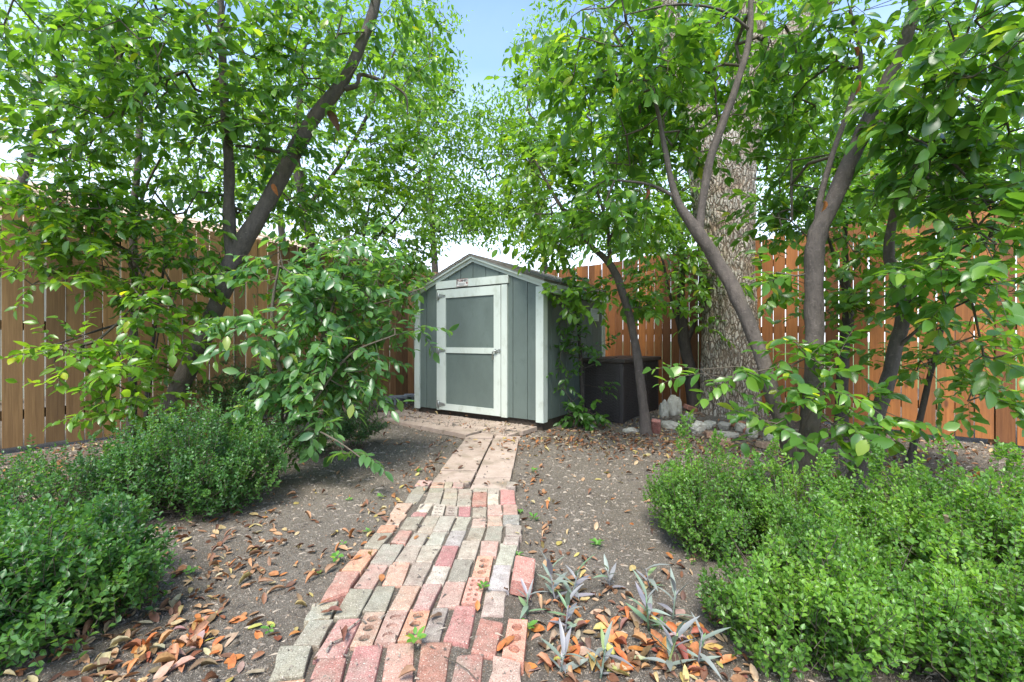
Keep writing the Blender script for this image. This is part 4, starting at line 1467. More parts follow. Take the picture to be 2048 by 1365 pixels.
far_tree("light green tree beyond the left fence behind the leaning trunk", -5.2, 10.2, 5.5,
         [(540, 200, 9.8, 150, 140, 1.0, 80), (480, 380, 9.8, 130, 70, .8, 70), (700, 120, 10.2, 130, 110, 1.0, 60), (700, 420, 10, 110, 80, .8, 50)], 24)
far_tree("pale tree beyond the right fence behind the leaning trunk", 6.6, 6.6, 5,
         [(1790, 380, 7.4, 150, 90, .8, 130), (1950, 320, 7.0, 150, 110, .9, 120), (1660, 330, 8, 120, 130, .9, 130), (1900, 130, 7.4, 180, 110, 1, 60)], 25)
far_tree("green tree beyond the right fence behind the old tree", 3.8, 9.8, 5,
         [(1350, 330, 9.2, 110, 140, .9, 80), (1240, 260, 9.6, 100, 140, .9, 70), (1570, 300, 9, 130, 150, .9, 130), (1290, 470, 9.4, 110, 60, .7, 80)], 26)

# neighbour's house beyond the left fence
hs = empty("neighbour_house", (-8.9, 9.0, -.52), math.atan2(.88, .474))
tag(hs, "neighbour's pale house with a tan roof, seen above the left fence", "house")
m = MB(); m.box(-4.5, 12, .6, 7, 0, 3.55); m.build("wall", M["house_wall"], hs)
m = MB()
m.prism([(-5, .0, 3.52), (-5, .0, 3.66), (-5, 3.8, 5.55), (-5, 7.6, 3.66), (-5, 7.6, 3.52)], (17.5, 0, 0))
rf = m.build("roof", M["roof_tan"], hs)
for k in range(9):
    m = MB()
    a, b = k / 9, (k + 1) / 9 + .015
    m.prism([(-5.02, -.03 + 3.8 * a, 3.675 + 1.89 * a), (-5.02, 3.8 * b, 3.668 + 1.89 * b), (-5.02, 3.8 * b, 3.674 + 1.89 * b), (-5.02, -.03 + 3.8 * a, 3.70 + 1.89 * a)], (17.54, 0, 0))
    m.build("shingle_course", M["roof_tan"], rf)
m = MB(); m.box(-5, 12.5, -.034, -.004, 3.50, 3.66); m.build("fascia", M["shed_white"], hs)
for x in (-2.5, 2.5, 7.5):
    m = MB(); m.box(x - .6, x + .6, .55, .62, .9, 2.2)
    w = m.build("window", M["shed_white"], hs)
    for a in (-.54, .03):
        m = MB(); m.box(x + a, x + a + .51, .535, .549, .96, 2.14); m.build("pane", M["glass"], w)

# ------------------------------------------------------------------ boxwoods and other low plants
def boxwood(label, cx_, cy_, rx, ry, h, n, mt, leaf=.02, seed=1, spires=(), sparse=1.0, lumps=10):
    rs = np.random.default_rng(seed)
    z0 = gz(cx_, cy_)
    base = np.array((cx_, cy_, z0))
    root = empty("boxwood", base)
    tag(root, label, "shrub", "clipped small leafed boxwood shrubs")
    # a lumpy body: several overlapping blobs
    blobs = [(np.array([0, 0, h * .5]), np.array([rx * .8, ry * .8, h * .48]))]
    for k in range(lumps):
        a = k * 2 * math.pi / lumps + rs.uniform(-.3, .3)
        q_ = rs.uniform(.4, .62)
        hh = h * rs.uniform(.34, .56)
        blobs.append((np.array([math.cos(a) * rx * q_, math.sin(a) * ry * q_, hh]), np.array([rx, ry, 0]) * rs.uniform(.36, .5) + np.array([0, 0, min(hh * .9, h * rs.uniform(.34, .44))])))
    vol = np.array([b[1].prod() for b in blobs]) ** (2 / 3)
    ch = rs.choice(len(blobs), n, p=vol / vol.sum())
    C = np.array([b[0] for b in blobs])[ch]; S = np.array([b[1] for b in blobs])[ch]
    dirs = unit(rs.normal(size=(n, 3)) + np.array([0, -.25, .25]))
    rr = rs.random(n) ** .22
    tip = C + dirs * S * rr[:, None]
    tip += np.array([mnoise.noise_vector(tuple(p * 5 + seed)) for p in tip]) * .05
    lift = np.array([max(0, mnoise.noise((p[0] * 11 + seed, p[1] * 11, 0))) for p in tip])
    tip[:, 2] *= 1 + .38 * lift
    out = unit(dirs / S)
    sd_ = unit(out * .55 + np.array([0, 0, .95]) + rs.normal(0, .3, (n, 3)))
    ln = rs.uniform(.05, .14, n)
    for (sx, sy, sh, cnt) in spires:       # upright unclipped shoots
        t = rs.random(cnt)
        p = np.stack([sx + rs.normal(0, .03, cnt) * (1.4 - t), sy + rs.normal(0, .03, cnt) * (1.4 - t), h * .6 + (sh - h * .6) * t], 1)
        tip = np.vstack([tip, p]); sd_ = np.vstack([sd_, unit(np.array([0, 0, 1.]) + rs.normal(0, .45, (cnt, 3)))]); ln = np.concatenate([ln, rs.uniform(.04, .09, cnt)])
    gap = np.array([mnoise.noise((p[0] * 9 + seed * 3, p[1] * 9, p[2] * 5)) for p in tip])
    ok = (tip[:, 2] > .02) & (gap > -.22)
    tip, sd_, ln = tip[ok], sd_[ok], ln[ok]
    n = len(tip)
    a_ = unit(np.cross(sd_, rs.normal(size=(n, 3))))
    b_ = np.cross(sd_, a_)
    P, D, N, L = [], [], [], []
    pairs = 5
    st = tip - sd_ * ln[:, None]
    for k in range(pairs):
        t = (k + .6) / pairs
        pos = st + sd_ * (ln * t)[:, None]
        ax = a_ if k % 2 else b_
        for sg in (-1, 1):
            P.append(pos); D.append(unit(ax * sg + sd_ * (.55 + .5 * t) + rs.normal(0, .2, (n, 3))))
            N.append(unit(sd_ + rs.normal(0, .3, (n, 3)))); L.append(leaf * rs.uniform(.7, 1.2, n) * (1 - .25 * t))
    P.append(st + sd_ * ln[:, None]); D.append(unit(sd_ + rs.normal(0, .3, (n, 3)))); N.append(unit(rs.normal(size=(n, 3)))); L.append(np.full(n, leaf * .7))
    tone = np.tile(np.array([mnoise.noise(tuple(p * 5 + seed)) * .75 + .42 for p in tip]), len(P))
    P, D, N, L = np.vstack(P), np.vstack(D), np.vstack(N), np.concatenate(L)
    tn = np.clip(tone + rs.normal(0, .13, len(P)), 0, .93)
    keep = rs.random(len(P)) < .93 * sparse
    P, D, N, L, tn = P[keep], D[keep], N[keep], L[keep], tn[keep]
    tag(link("foliage", leaf_mesh("foliage", P, D, N, L, L * .66, tn, .2, .1, lite=True), M[mt], root), kind="stuff")
    # woody stems from the base to the shoots
    sel = rs.choice(n, min(n, 260), replace=False)
    A = np.stack([rs.normal(0, rx * .16, len(sel)), rs.normal(0, ry * .16, len(sel)), np.zeros(len(sel))], 1)
    mid = A * .4 + st[sel] * .6; mid[:, 2] = st[sel][:, 2] * .45
    V1, Q1 = edge_tubes(A, mid, np.full(len(sel), .0035), np.full(len(sel), .0025), 3)
    V2, Q2 = edge_tubes(mid, st[sel], np.full(len(sel), .0025), np.full(len(sel), .0014), 3)
    V3, Q3 = edge_tubes(st, tip, np.full(n, .0012), np.full(n, .0008), 3)
    tag(link("stems", mesh_np("stems", np.vstack([V1, V2, V3]), np.vstack([Q1, Q2 + len(V1), Q3 + len(V1) + len(V2)])), M["twig"], root), kind="stuff")


boxwood("rounded dark green boxwood at the lower left corner of the garden bed", -1.72, 1.63, .50, .40, .45, 2100, "box_left", .029, 31)
boxwood("wide dark boxwood with an orange leaf caught on top, in front of the leaning trunk", -2.0, 2.82, .62, .50, .67, 3200, "box_left", .024, 32)
boxwood("thin straggly boxwood behind the rounded one at far left, near the fence", -2.60, 2.5, .52, .50, .48, 1100, "box_left", .024, 33, sparse=.85)
boxwood("boxwood with a tall upright spire at the left end of the right bed", 1.02, 2.3, .34, .36, .46, 1800, "box_right", .021, 34, [(-.1, .05, .68, 60), (.1, .1, .58, 40), (-.22, -.1, .46, 24), (.2, -.1, .52, 30)])
boxwood("light green boxwood in front of the double trunk tree", 1.40, 2.15, .36, .34, .44, 1800, "box_right", .021, 35, [(-.05, .1, .58, 50), (.2, .1, .52, 40), (-.2, 0, .52, 30), (.1, -.15, .5, 30)])
boxwood("broad boxwood with one tall shoot at the front of the right bed", 1.06, 1.55, .40, .36, .37, 2300, "box_right", .023, 36, [(-.02, -.1, .54, 34), (.12, .12, .48, 30), (-.25, .1, .42, 24), (.25, -.1, .45, 24)])
boxwood("large boxwood at the right edge with an orange leaf on its top", 2.0, 1.95, .56, .46, .50, 2900, "box_right", .023, 37, [(.0, .1, .62, 40), (.2, .0, .60, 40), (-.3, .1, .58, 30), (-.1, -.2, .56, 30), (.35, .15, .6, 30)])
boxwood("low boxwood in the lower right corner, nearest of all", 1.52, 1.34, .40, .32, .35, 2300, "box_right", .023, 38, [(-.1, .1, .45, 24), (.2, 0, .44, 24)])



def ferny(label, cx_, cy_, r, h, n, seed):
    rs = np.random.default_rng(seed)
    z0 = gz(cx_, cy_)
    root = empty("fine_leafed_shrub", (cx_, cy_, z0))
    tag(root, label, "shrub", "low fine leafed shrubs")
    P, D, N, L, A, Bq = [], [], [], [], [], []
    for i in range(n):
        a = rs.uniform(0, 2 * math.pi); q_ = rs.uniform(.2, 1) * r
        tip = np.array([math.cos(a) * q_, math.sin(a) * q_, h * (1.1 - .6 * (q_ / r) ** 2) * rs.uniform(.6, 1)])
        st = np.array([rs.normal(0, r * .12), rs.normal(0, r * .12), 0])
        prev = st
        for k in range(1, 8):
            t = k / 7
            p = st + (tip - st) * np.array([t, t, 1 - (1 - t) ** 1.7])
            A.append(prev); Bq.append(p); prev = p
            if k > 2:
                for j in range(5):
                    d = unit(np.array([rs.normal(), rs.normal(), .1 + rs.normal() * .3]))
                    q2 = p + d * .06
                    A.append(p); Bq.append(q2)
                    for s in range(4):
                        P.append(p + d * .06 * (s + 1) / 4); D.append(unit(d + rs.normal(0, .7, 3))); N.append(unit(np.array([0, 0, 1]) + rs.normal(0, .3, 3))); L.append(.034 * rs.uniform(.7, 1.2))
    P, D, N, L = np.array(P), np.array(D), np.array(N), np.array(L)
    tag(link("foliage", leaf_mesh("foliage", P, D, N, L, L * .3, rs.uniform(.1, .9, len(P)), .1, .1, lite=True), M["fern"], root), kind="stuff")
    A, Bq = np.array(A), np.array(Bq)
    V, Q = edge_tubes(A, Bq, np.full(len(A), .0014), np.full(len(A), .001), 3)
    tag(link("stems", mesh_np("stems", V, Q), M["twig"], root), kind="stuff")


ferny("low fine leafed shrub at the foot of the left fence", -3.2, 4.05, .36, .34, 40, 41)
ferny("tall fine leafed shrub behind the leaning trunk", -2.75, 4.55, .55, .85, 90, 42)
ferny("small feathery plant beside the soil path left of the stone walk", -1.55, 4.35, .34, .36, 34, 43)
ferny("feathery tuft below the drooping branch of the big leafed shrub", -1.85, 4.05, .26, .24, 22, 44)

# strappy purple-green plants between path and right boxwoods
pm = MB()
PURPLE_ME = []
for k in range(3):
    t = np.linspace(0, 1, 6)
    w = np.array([.35, .85, 1, .85, .5, .02]) * .42
    crv = (.05, .18, .34)[k]
    V = []
    for i in range(6):
        z = -crv * t[i] ** 2
        V += [(t[i], -w[i] * .22, z + w[i] * .08), (t[i], 0, z), (t[i], w[i] * .22, z + w[i] * .08)]
    T = []
    for i in range(5):
        a = i * 3
        T += [(a, a + 3, a + 4, a + 1), (a + 1, a + 4, a + 5, a + 2)]
    me = mesh_np("strap_leaf", V, np.array(T)); me.materials.append(M["purple"])
    PURPLE_ME.append(me)
rp_ = random.Random(21)
PP_ = [(1112, 1205, .20, 10, "tall grey-purple plant beside the tilted red brick"), (1140, 1200, .17, 9, "grey-purple plant with pale leaves behind the bare soil patch"),
       (1222, 1180, .15, 8, "grey-green plant beside curled yellow leaves"), (1130, 1265, .16, 9, "sprawling grey-green plant among orange leaves right of the path"),
       (1298, 1262, .20, 10, "tall grey-purple plant at the foot of the spired boxwood"), (1345, 1240, .17, 8, "grey-purple plant closest to the spired boxwood"),
       (1200, 1358, .14, 9, "grey-green plant at the bottom edge right of the path"), (1118, 1350, .11, 7, "small grey-green plant beside the pinkish end brick"),
       (1330, 1345, .19, 11, "large grey-purple plant at the bottom edge near the low boxwood"), (1395, 1330, .16, 8, "grey-purple plant leaning out from under the broad boxwood"),
       (1300, 1175, .12, 6, "small grey-purple plant in bare soil left of the boxwood"), (1055, 1225, .13, 7, "grey plant leaning over the right edge of the brick path")]
for (px_, py_, hh, nl_, lab) in PP_:
    g_ = gpt(px_, py_)
    root = empty("strap_leafed_plant", (g_[0], g_[1], gz(g_[0], g_[1])))
    tag(root, lab, "plant", "grey-purple strap leafed plants")
    m = MB()
    lean = Vector((rp_.uniform(-.25, .25), rp_.uniform(-.25, .25), 1))
    stem = [Vector((0, 0, -.01)) + lean * (hh * .75) * t for t in (0, .3, .65, 1)]
    m.tube(stem, [.004, .0035, .003, .002], 6)
    m.build("stem", M["purple"], root)
    for k in range(nl_):
        t = .12 + .88 * k / nl_
        o = link("leaf", PURPLE_ME[rp_.randrange(3)], parent=root)
        p = Vector((0, 0, 0)) + lean * (hh * .75) * t
        o.location = p
        o.rotation_euler = (rp_.uniform(-.4, .4), -R(8 + 58 * t + rp_.uniform(-18, 18)), k * 2.4 + rp_.uniform(-.4, .4))
        s = rp_.uniform(.065, .115)
        o.scale = (s, s * rp_.uniform(.85, 1.15), s)

# ------------------------------------------------------------------ stones, loose bricks and blocks
def rock(name, label, x, y, z, sx, sy, sz, mt, seed, rot=0, tilt=0, cat="stone", group="stones heaped round the old tree"):
    bm = bmesh.new()
    bmesh.ops.create_icosphere(bm, subdivisions=3, radius=1)
    for v in bm.verts:
        p = v.co.copy()
        n = mnoise.noise(p * 1.1 + Vector((seed, 0, 0))) * .35 + mnoise.noise(p * 2.7 + Vector((0, seed, 0))) * .18 + mnoise.noise(p * 7 + Vector((0, seed, 0))) * .05
        q_ = Vector([math.copysign(abs(c) ** .75, c) for c in p])
        v.co = q_ * (1 + n)
        v.co = Vector((v.co.x * sx, v.co.y * sy, v.co.z * sz))
    me = bpy.data.meshes.new(name)
    bm.to_mesh(me); bm.free()
    o = link(name, me, mt, loc=(x, y, z))
    o.rotation_euler = (tilt, 0, rot)
    tag(o, label, cat, group)
    return o


def on(px_, py_, Y):
    """ground point seen at column px at distance Y"""
    x = (px_ - CX) / F * Y
    return x, Y, gz(x, Y)


ROCKS = [(1328, 5.75, .055, .05, .15, "limestone", "tall narrow pale stone standing left of its taller twin, by the deck box", .1),
         (1348, 5.9, .09, .07, .16, "limestone", "taller chunky pale stone standing upright left of the old tree", -.1),
         (1262, 5.1, .13, .09, .035, "limestone", "flat pale stone just left of the slim pale stem", 0),
         (1340, 5.25, .2, .12, .05, "limestone", "flat pale stone right of the loose red brick", .1),
         (1396, 4.95, .13, .09, .09, "limestone", "pale wedge shaped stone behind the boxwood spire", .3),
         (1378, 5.55, .09, .07, .05, "greystone", "brownish stone between the pale stones and the old tree", 0),
         (1418, 5.15, .12, .09, .05, "limestone", "tan stone at the left foot of the old tree", .1),
         (1448, 5.08, .1, .08, .05, "greystone", "grey stone in front of the middle of the old tree", 0),
         (1480, 5.0, .12, .08, .06, "limestone", "tan stone right of the middle of the old tree", .2),
         (1455, 4.7, .15, .09, .05, "greystone", "flat grey stone lying before the others under the shoots", .1),
         (1505, 4.75, .11, .08, .06, "limestone", "pale stone at the right foot of the old tree", 0),
         (1540, 4.6, .1, .08, .07, "limestone", "pale stone behind the slanting stem of the double trunk", .2),
         (1575, 4.5, .08, .08, .06, "greystone", "small stone right of the slanting stem", 0)]
for i, (px_, Y, sx, sy, sz, mt, lab, tl) in enumerate(ROCKS):
    x, y, z = on(px_, 0, Y)
    k_ = 1 if sz > .12 else .66
    sx, sy = sx * k_, sy * k_
    rock("stone", lab, x, y, z + sz * .55, sx, sy, sz, M[mt], i * 3.3 + 1, i * 1.7 if sz < .1 else .2, tl)


def loose_brick(label, x, y, z, rx, ry, rz, c, sz=(.2, .095, .06), name="loose_brick"):
    m = MB()
    m.box(-sz[0] / 2, sz[0] / 2, -sz[1] / 2, sz[1] / 2, -sz[2] / 2, sz[2] / 2)
    o = m.build(name, M["brick"], None, (x, y, z), bevel=.006)
    o.rotation_euler = (rx, ry, rz)
    o.color = c
    tag(o, label, "brick", "loose bricks lying about")


x, y, z = on(1312, 0, 5.0); loose_brick("red brick propped upright right of the slim pale stem", x, y, z + .075, R(10), R(62), R(70), (.36, .15, .12, .1))
x, y, z = on(1382, 0, 5.95); loose_brick("red brick lying across the left foot of the old tree", x, y, z + .05, R(10), R(18), R(20), (.38, .17, .12, .2))
x, y, z = on(1474, 0, 5.2); loose_brick("orange brick half buried in front of the old tree", x, y, z + .02, R(8), R(5), R(30), (.45, .2, .1, .2))
x, y, z = on(1420, 0, 4.75); loose_brick("brown brick end showing under the glossy shoots", x, y, z + .03, 0, R(4), R(75), (.34, .2, .13, .3))
x, y, z = on(1440, 0, 4.45); loose_brick("reddish brick lying nearest among the stones", x, y, z + .03, R(6), R(3), R(-20), (.42, .26, .18, .4))
x, y, z = on(1500, 0, 4.95); loose_brick("red brick under the glossy shoots right of the old tree middle", x, y, z + .03, 0, R(-8), R(50), (.42, .17, .11, .2))
x, y, z = on(1535, 0, 4.3); loose_brick("tan brick beside the slanting stem", x, y, z + .03, 0, R(6), R(10), (.44, .3, .2, .5))
g_ = gpt(1046, 1150, .05)
loose_brick("tilted red brick on the soil right of the brick path", g_[0], g_[1], .045, R(9), R(-6), R(84), (.47, .22, .18, .15), (.17, .09, .075))

for k, (px_, Y) in enumerate(((772, 7.2), (797, 7.42), (825, 7.62))):
    x = (px_ - CX) / F * Y
    z = gz(x, Y)
    root = empty("concrete_block", (x, Y, z), R(28 - 8 * k))
    tag(root, ("grey-blue concrete block at the left end of the row by the left fence", "pale concrete block in the middle of the row by the left fence", "concrete block nearest the shed in the row by the left fence")[k], "concrete block", "concrete blocks by the fence")
    m = MB()
    m.box(-.14, .14, -.10, .10, .09, .125)
    m.box(-.14, .14, .06, .0995, 0, .089)
    for a in (-.139, -.015, .109):
        m.box(a, a + .03, -.099, .059, 0, .0895)
    m.build("block_body", M["concrete"], root, bevel=.003)
x, Y = (764 - CX) / F * 6.35, 6.35
m = MB(); m.box(-.13, .13, -.05, .05, -.02, .03)
o = m.build("edging_timber", M["skid"], None, (x, Y, gz(x, Y) + .02), bevel=.006); o.rotation_euler = (0, 0, R(-20))
tag(o, "short dark timber edging piece at the left end of the landing", "timber")

# ------------------------------------------------------------------ fallen leaves and debris
CURL = []
for k in range(5):
    c = (.05, .25, .6, -.4, .15)[k]; f = (.15, .45, .9, .3, .1)[k]
    V = leaf_verts(np.zeros((1, 3)), np.array([[1., 0, 0]]), np.array([[0, 0, 1.]]), np.ones(1), np.full(1, (.5, .44, .4, .52, .36)[k]), f * .9, c * .6, TPL)[0]
    V = V - V.mean(0)
    V[:, 2] -= V[:, 2].min()
    CURL.append(V)


def litter_density(x, y):
    """relative density of dry leaves over the ground"""
    d = .035
    dl = (x + 4.74) * .828 - (y - 4.08) * .56
    dr = -(x - 3.39) * .714 - (y - 5.98) * .7
    d += .9 * math.exp(-max(dl, 0) / .7) + 1.1 * math.exp(-max(dr, 0) / .9)
    def bl(cx_, cy_, rx, ry, a):
        return a * math.exp(-((x - cx_) / rx) ** 2 - ((y - cy_) / ry) ** 2)
    d += bl(-1.35, 1.75, .28, .5, 1.4) + bl(-1.55, 2.5, .3, .4, .5) + bl(-1.15, 1.35, .35, .3, .8)
    d += bl(.35, 1.45, .28, .28, 1.5) + bl(.75, 1.75, .25, .3, .5) + bl(.2, 1.85, .12, .4, .7)
    d += bl(.75, 4.7, .6, .55, 1.6) + bl(1.7, 4.6, .7, .7, 1.5) + bl(-1.75, 6.7, .5, .6, 1.6) + bl(-.1, 4.6, .35, .5, .4)
    d += bl(.18, 3.1, .15, .8, .5) + bl(-.78, 2.5, .14, .6, .6) + bl(-.72, 3.6, .14, .8, .45) + bl(2.4, 3.2, 1, .8, .8) + bl(-3.4, 3.3, .7, .8, 1.0)
    return d


def blocked(x, y):
    s = Vector((x + 1.379, y - 6.336)); u_ = s.x * .828 - s.y * .56; v_ = s.x * .56 + s.y * .828
    if -.02 < u_ < 2.12 and -.01 < v_ < 1.9: return True
    s = Vector((x - 1.41, y - 5.58)); u_ = s.x * .56 + s.y * .828; v_ = -s.x * .828 + s.y * .56
    if -.03 < u_ < 1.1 and -.02 < v_ < .62: return True
    if (x - TREE_XY[0]) ** 2 + (y - TREE_XY[1]) ** 2 < .16: return True
    dl = (x + 4.74) * .828 - (y - 4.08) * .56
    dr = -(x - 3.39) * .714 - (y - 5.98) * .7
    return dl < .02 or dr < .02


BR_XY = np.array(BRICK_C)


def surf(x, y):
    """height of the walked surface"""
    if np.min(np.sum((BR_XY - (x, y)) ** 2, 1)) < .007:
        return .041, 'brick'
    u0 = x - (y - 3.2) * .062
    if 3.05 < y < 4.62 and -.57 < u0 < -.02:
        return .036, 'walk'
    s = Vector((x + 1.379, y - 6.336)); u_ = s.x * .828 - s.y * .56; v_ = s.x * .56 + s.y * .828
    if -.3 < u_ < 2.0 and -.62 < v_ < 0: return .05, 'landing'
    return gz(x, y) + .004, 'soil'


rl = np.random.default_rng(99)
cand = []
while len(cand) < 6000:
    Y = math.sqrt(rl.uniform(1.25 ** 2, 8.2 ** 2)) if rl.random() < .45 else rl.uniform(1.25, 6)
    X = rl.uniform(-1.22, 1.22) * Y
    if blocked(X, Y): continue
    if rl.random() > litter_density(X, Y) / 1.6: continue
    z, s = surf(X, Y)
    if s == 'brick' and rl.random() < .7: continue
    cand.append((X, Y, z, s))
FALL_C = [("bright orange", (.52, .19, .05, 1)), ("rusty red", (.30, .10, .05, 1)), ("pale tan", (.44, .33, .23, 1)), ("yellow", (.50, .42, .13, 1)), ("brown", (.20, .105, .06, 1)), ("orange tan", (.46, .25, .12, 1))]
CURL_ME = []
for V in CURL:
    me = mesh_np("fallen_leaf", V, TRI); me.materials.append(M["litter_obj"]); CURL_ME.append(me)
# the largest in view are things of their own
vis = [i for i, c in enumerate(cand) if abs(c[0]) < 1.13 * c[1] and CY + F * (H - c[2]) / c[1] < 1350]
BOXC = [(-1.72, 1.63, .46, .36), (-2.05, 2.95, .48, .44), (-2.6, 2.5, .46, .42), (1.02, 2.3, .33, .35), (1.4, 2.15, .33, .33), (1.06, 1.55, .37, .33), (2.0, 1.95, .52, .42), (1.52, 1.34, .37, .3)]
def hidden(c):
    # under a boxwood, or behind one as seen from the path
    for (bx, by, rx, ry) in BOXC:
        if ((c[0] - bx) / rx) ** 2 + ((c[1] - by) / ry) ** 2 < 1: return True
        if c[1] > by:
            t = np.linspace(.35, .98, 12)
            X_, Y_ = c[0] * t, c[1] * t
            if np.any((((X_ - bx) / rx) ** 2 + ((Y_ - by) / ry) ** 2 < 1) & (H * (1 - t) < .38)): return True
    return False
vis = [i for i in vis if not hidden(cand[i])]
vis.sort(key=lambda i: cand[i][1])
single = vis[:290]
LEAVES = []
sset = set(single)
MARKS = [(*gpt(a, b)[:2], c) for a, b, c in (
    (1112, 1205, "by the plant beside the tilted brick"), (1222, 1180, "near the curled yellow leaves"), (1130, 1265, "by the sprawling grey-green plant"), (1298, 1262, "under the tall grey-purple plant"),
    (1345, 1240, "below the spired boxwood"), (1200, 1350, "beside the small bottom plant"), (1330, 1340, "under the large bottom plant"), (1395, 1330, "under the broad boxwood"), (1055, 1225, "by the orange three hole brick"),
    (1260, 1120, "left of the spired boxwood"), (1150, 1080, "beyond the purple plants"), (1090, 1000, "right of the far bricks"), (1230, 960, "in the open right ground"), (1100, 930, "right of the stone walk"),
    (960, 930, "halfway up the walk"), (850, 920, "left of the stone walk"), (780, 1000, "left of the far bricks"), (700, 1060, "left of the broken grey brick"), (640, 1150, "left of the broken red brick"), (560, 1080, "by the big leafed shrub"),
    (500, 1160, "halfway between boxwood and bricks"), (400, 1110, "under the wide dark boxwood"), (330, 1200, "beside the rounded boxwood"), (250, 1290, "in front of the rounded boxwood"), (430, 1240, "in the left heap"), (400, 1330, "at the bottom edge, left"),
    (540, 1290, "beside the front grey brick"), (680, 1330, "at the front of the path"), (900, 1320, "among the front red bricks"), (800, 1230, "among the cored bricks"), (930, 1130, "halfway up the bricks"), (900, 1030, "at the bricks' far end"), (150, 1330, "under the rounded boxwood"))]
for i in single:
    X, Y, z, s = cand[i]
    nm, cc = FALL_C[int(rl.choice(6, p=[.24, .12, .22, .06, .20, .16]))]
    X0, Y0, ph = min(MARKS, key=lambda m_: (m_[0] - X) ** 2 + (m_[1] - Y) ** 2)
    where = {'brick': 'on brick ', 'walk': 'on stone ', 'landing': 'on the landing ', 'soil': ''}[s] + ph
    o = bpy.data.objects.new("fallen_leaf", CURL_ME[int(rl.integers(5))])
    col.objects.link(o)
    sz_ = rl.uniform(.035, .075)
    o.location = (X, Y, z + .001)
    o.rotation_euler = (rl.normal(0, .3), rl.normal(0, .3), rl.uniform(0, 6.28))
    o.scale = (sz_, sz_ * rl.uniform(.8, 1.2), sz_)
    o.color = tuple(c * rl.uniform(.8, 1.15) for c in cc[:3]) + (1,)
    tag(o, f"{'small' if sz_ < .05 else 'large' if sz_ > .063 else 'middling'} {nm} dead leaf {where}", "fallen leaf", "fallen leaves on the ground")
    LEAVES.append(o)
ORD = "first second third fourth fifth sixth seventh eighth ninth tenth eleventh twelfth".split()
same = {}
for o in LEAVES:
    same.setdefault(o["label"], []).append(o)
for lab, os_ in same.items():
    if 1 < len(os_) <= 12:
        os_.sort(key=lambda o: o.location.x / o.location.y)
        for k, o in enumerate(os_):
            o["label"] = f"{lab}, {ORD[k]} from left"
V, T, tn = [], [], []
k0 = 0
for i, (X, Y, z, s) in enumerate(cand):
    if i in sset: continue
    c = CURL[int(rl.integers(5))]
    sz_ = rl.uniform(.018, .062)
    a, b, g = rl.normal(0, .35), rl.normal(0, .35), rl.uniform(0, 6.28)
    Rm = np.array(Matrix.Rotation(g, 3, 'Z') @ Matrix.Rotation(a, 3, 'X') @ Matrix.Rotation(b, 3, 'Y'))
    v = (c * sz_ * np.array([1, rl.uniform(.7, 1.2), 1])) @ Rm.T
    v[:, 2] -= min(0, v[:, 2].min() * .6)
    V.append(v + np.array([X, Y, z])); T.append(TRI + k0); k0 += len(c)
    tn.append(np.full(len(TRI), rl.random()))
tag(link("leaf_litter", mesh_np("leaf_litter", np.vstack(V), np.vstack(T), True, np.concatenate(tn)), M["litter"]), "mixed brown and orange leaf litter over the soil", "leaf litter", kind="stuff")

# crumbs: chips, bits of bark and grit
n = 48000
Yc = 1.2 + 5.6 * rl.random(n) ** 1.7
Xc = rl.uniform(-1.2, 1.2, n) * Yc
ok = np.array([not blocked(a, b) for a, b in zip(Xc, Yc)])
Xc, Yc = Xc[ok], Yc[ok]
n = len(Xc)
Zc = np.empty(n); onb = np.empty(n, bool)
for i in range(n):
    z, s = surf(Xc[i], Yc[i]); Zc[i] = z - .002; onb[i] = s == 'brick' or s == 'walk'
ok = ~onb | (rl.random(n) < .10)
Xc, Yc, Zc = Xc[ok], Yc[ok], Zc[ok]
n = len(Xc)
r_ = rl.uniform(.0015, .0055, n) * np.clip(Yc / 2.2, .8, 2.0)
tet = np.array([(1, 0, -.4), (-.5, .87, -.4), (-.5, -.87, -.4), (0, 0, .9), (.2, .3, .6)])
V = tet[None] * r_[:, None, None] * rl.uniform(.5, 1.6, (n, 5, 3))
ang = rl.uniform(0, 6.28, n)
ca, sa = np.cos(ang), np.sin(ang)
el = np.where(rl.random(n) < .35, rl.uniform(2, 6, n), 1)
vx = V[..., 0] * el[:, None]
V = np.stack([vx * ca[:, None] - V[..., 1] * sa[:, None], vx * sa[:, None] + V[..., 1] * ca[:, None], V[..., 2]], -1) + np.stack([Xc, Yc, Zc], 1)[:, None]
TT = np.array([(0, 1, 3), (1, 2, 3), (2, 0, 3), (0, 4, 3)])
T = (np.arange(n)[:, None, None] * 5 + TT[None]).reshape(-1, 3)


def crumb_mat():
    m, ns, ls, p = new_mat("soil_crumbs")
    a = ns.new("ShaderNodeAttribute"); a.attribute_name = "tint"
    rp = ramp(ns, [(0, (.06, .05, .04)), (.35, (.15, .128, .105)), (.7, (.235, .20, .16)), (.93, (.36, .30, .23)), (1, (.27, .14, .07))])
    ls.new(a.outputs["Fac"], rp.inputs["Fac"]); ls.new(rp.outputs["Color"], p.inputs["Base Color"])
    p.inputs["Roughness"].default_value = .9
    return m


tag(link("soil_crumbs", mesh_np("soil_crumbs", V.reshape(-1, 3), T, False, np.repeat(rl.random(n), 4)), crumb_mat()), "grit, chips and crumbs scattered over the soil", "soil crumbs", kind="stuff")


def ground_twig(label, pix, r, mt="twig", z=.04):
    P_ = [gpt(x, y, z) for x, y in pix]
    c = P_[0]
    m = MB()
    m.tube([Vector(p - c) for p in P_], [r * (1 - .5 * i / len(P_)) for i in range(len(P_))], 6)
    o = m.build("fallen_twig", M[mt], None, tuple(c))
    tag(o, label, "twig", "fallen twigs")


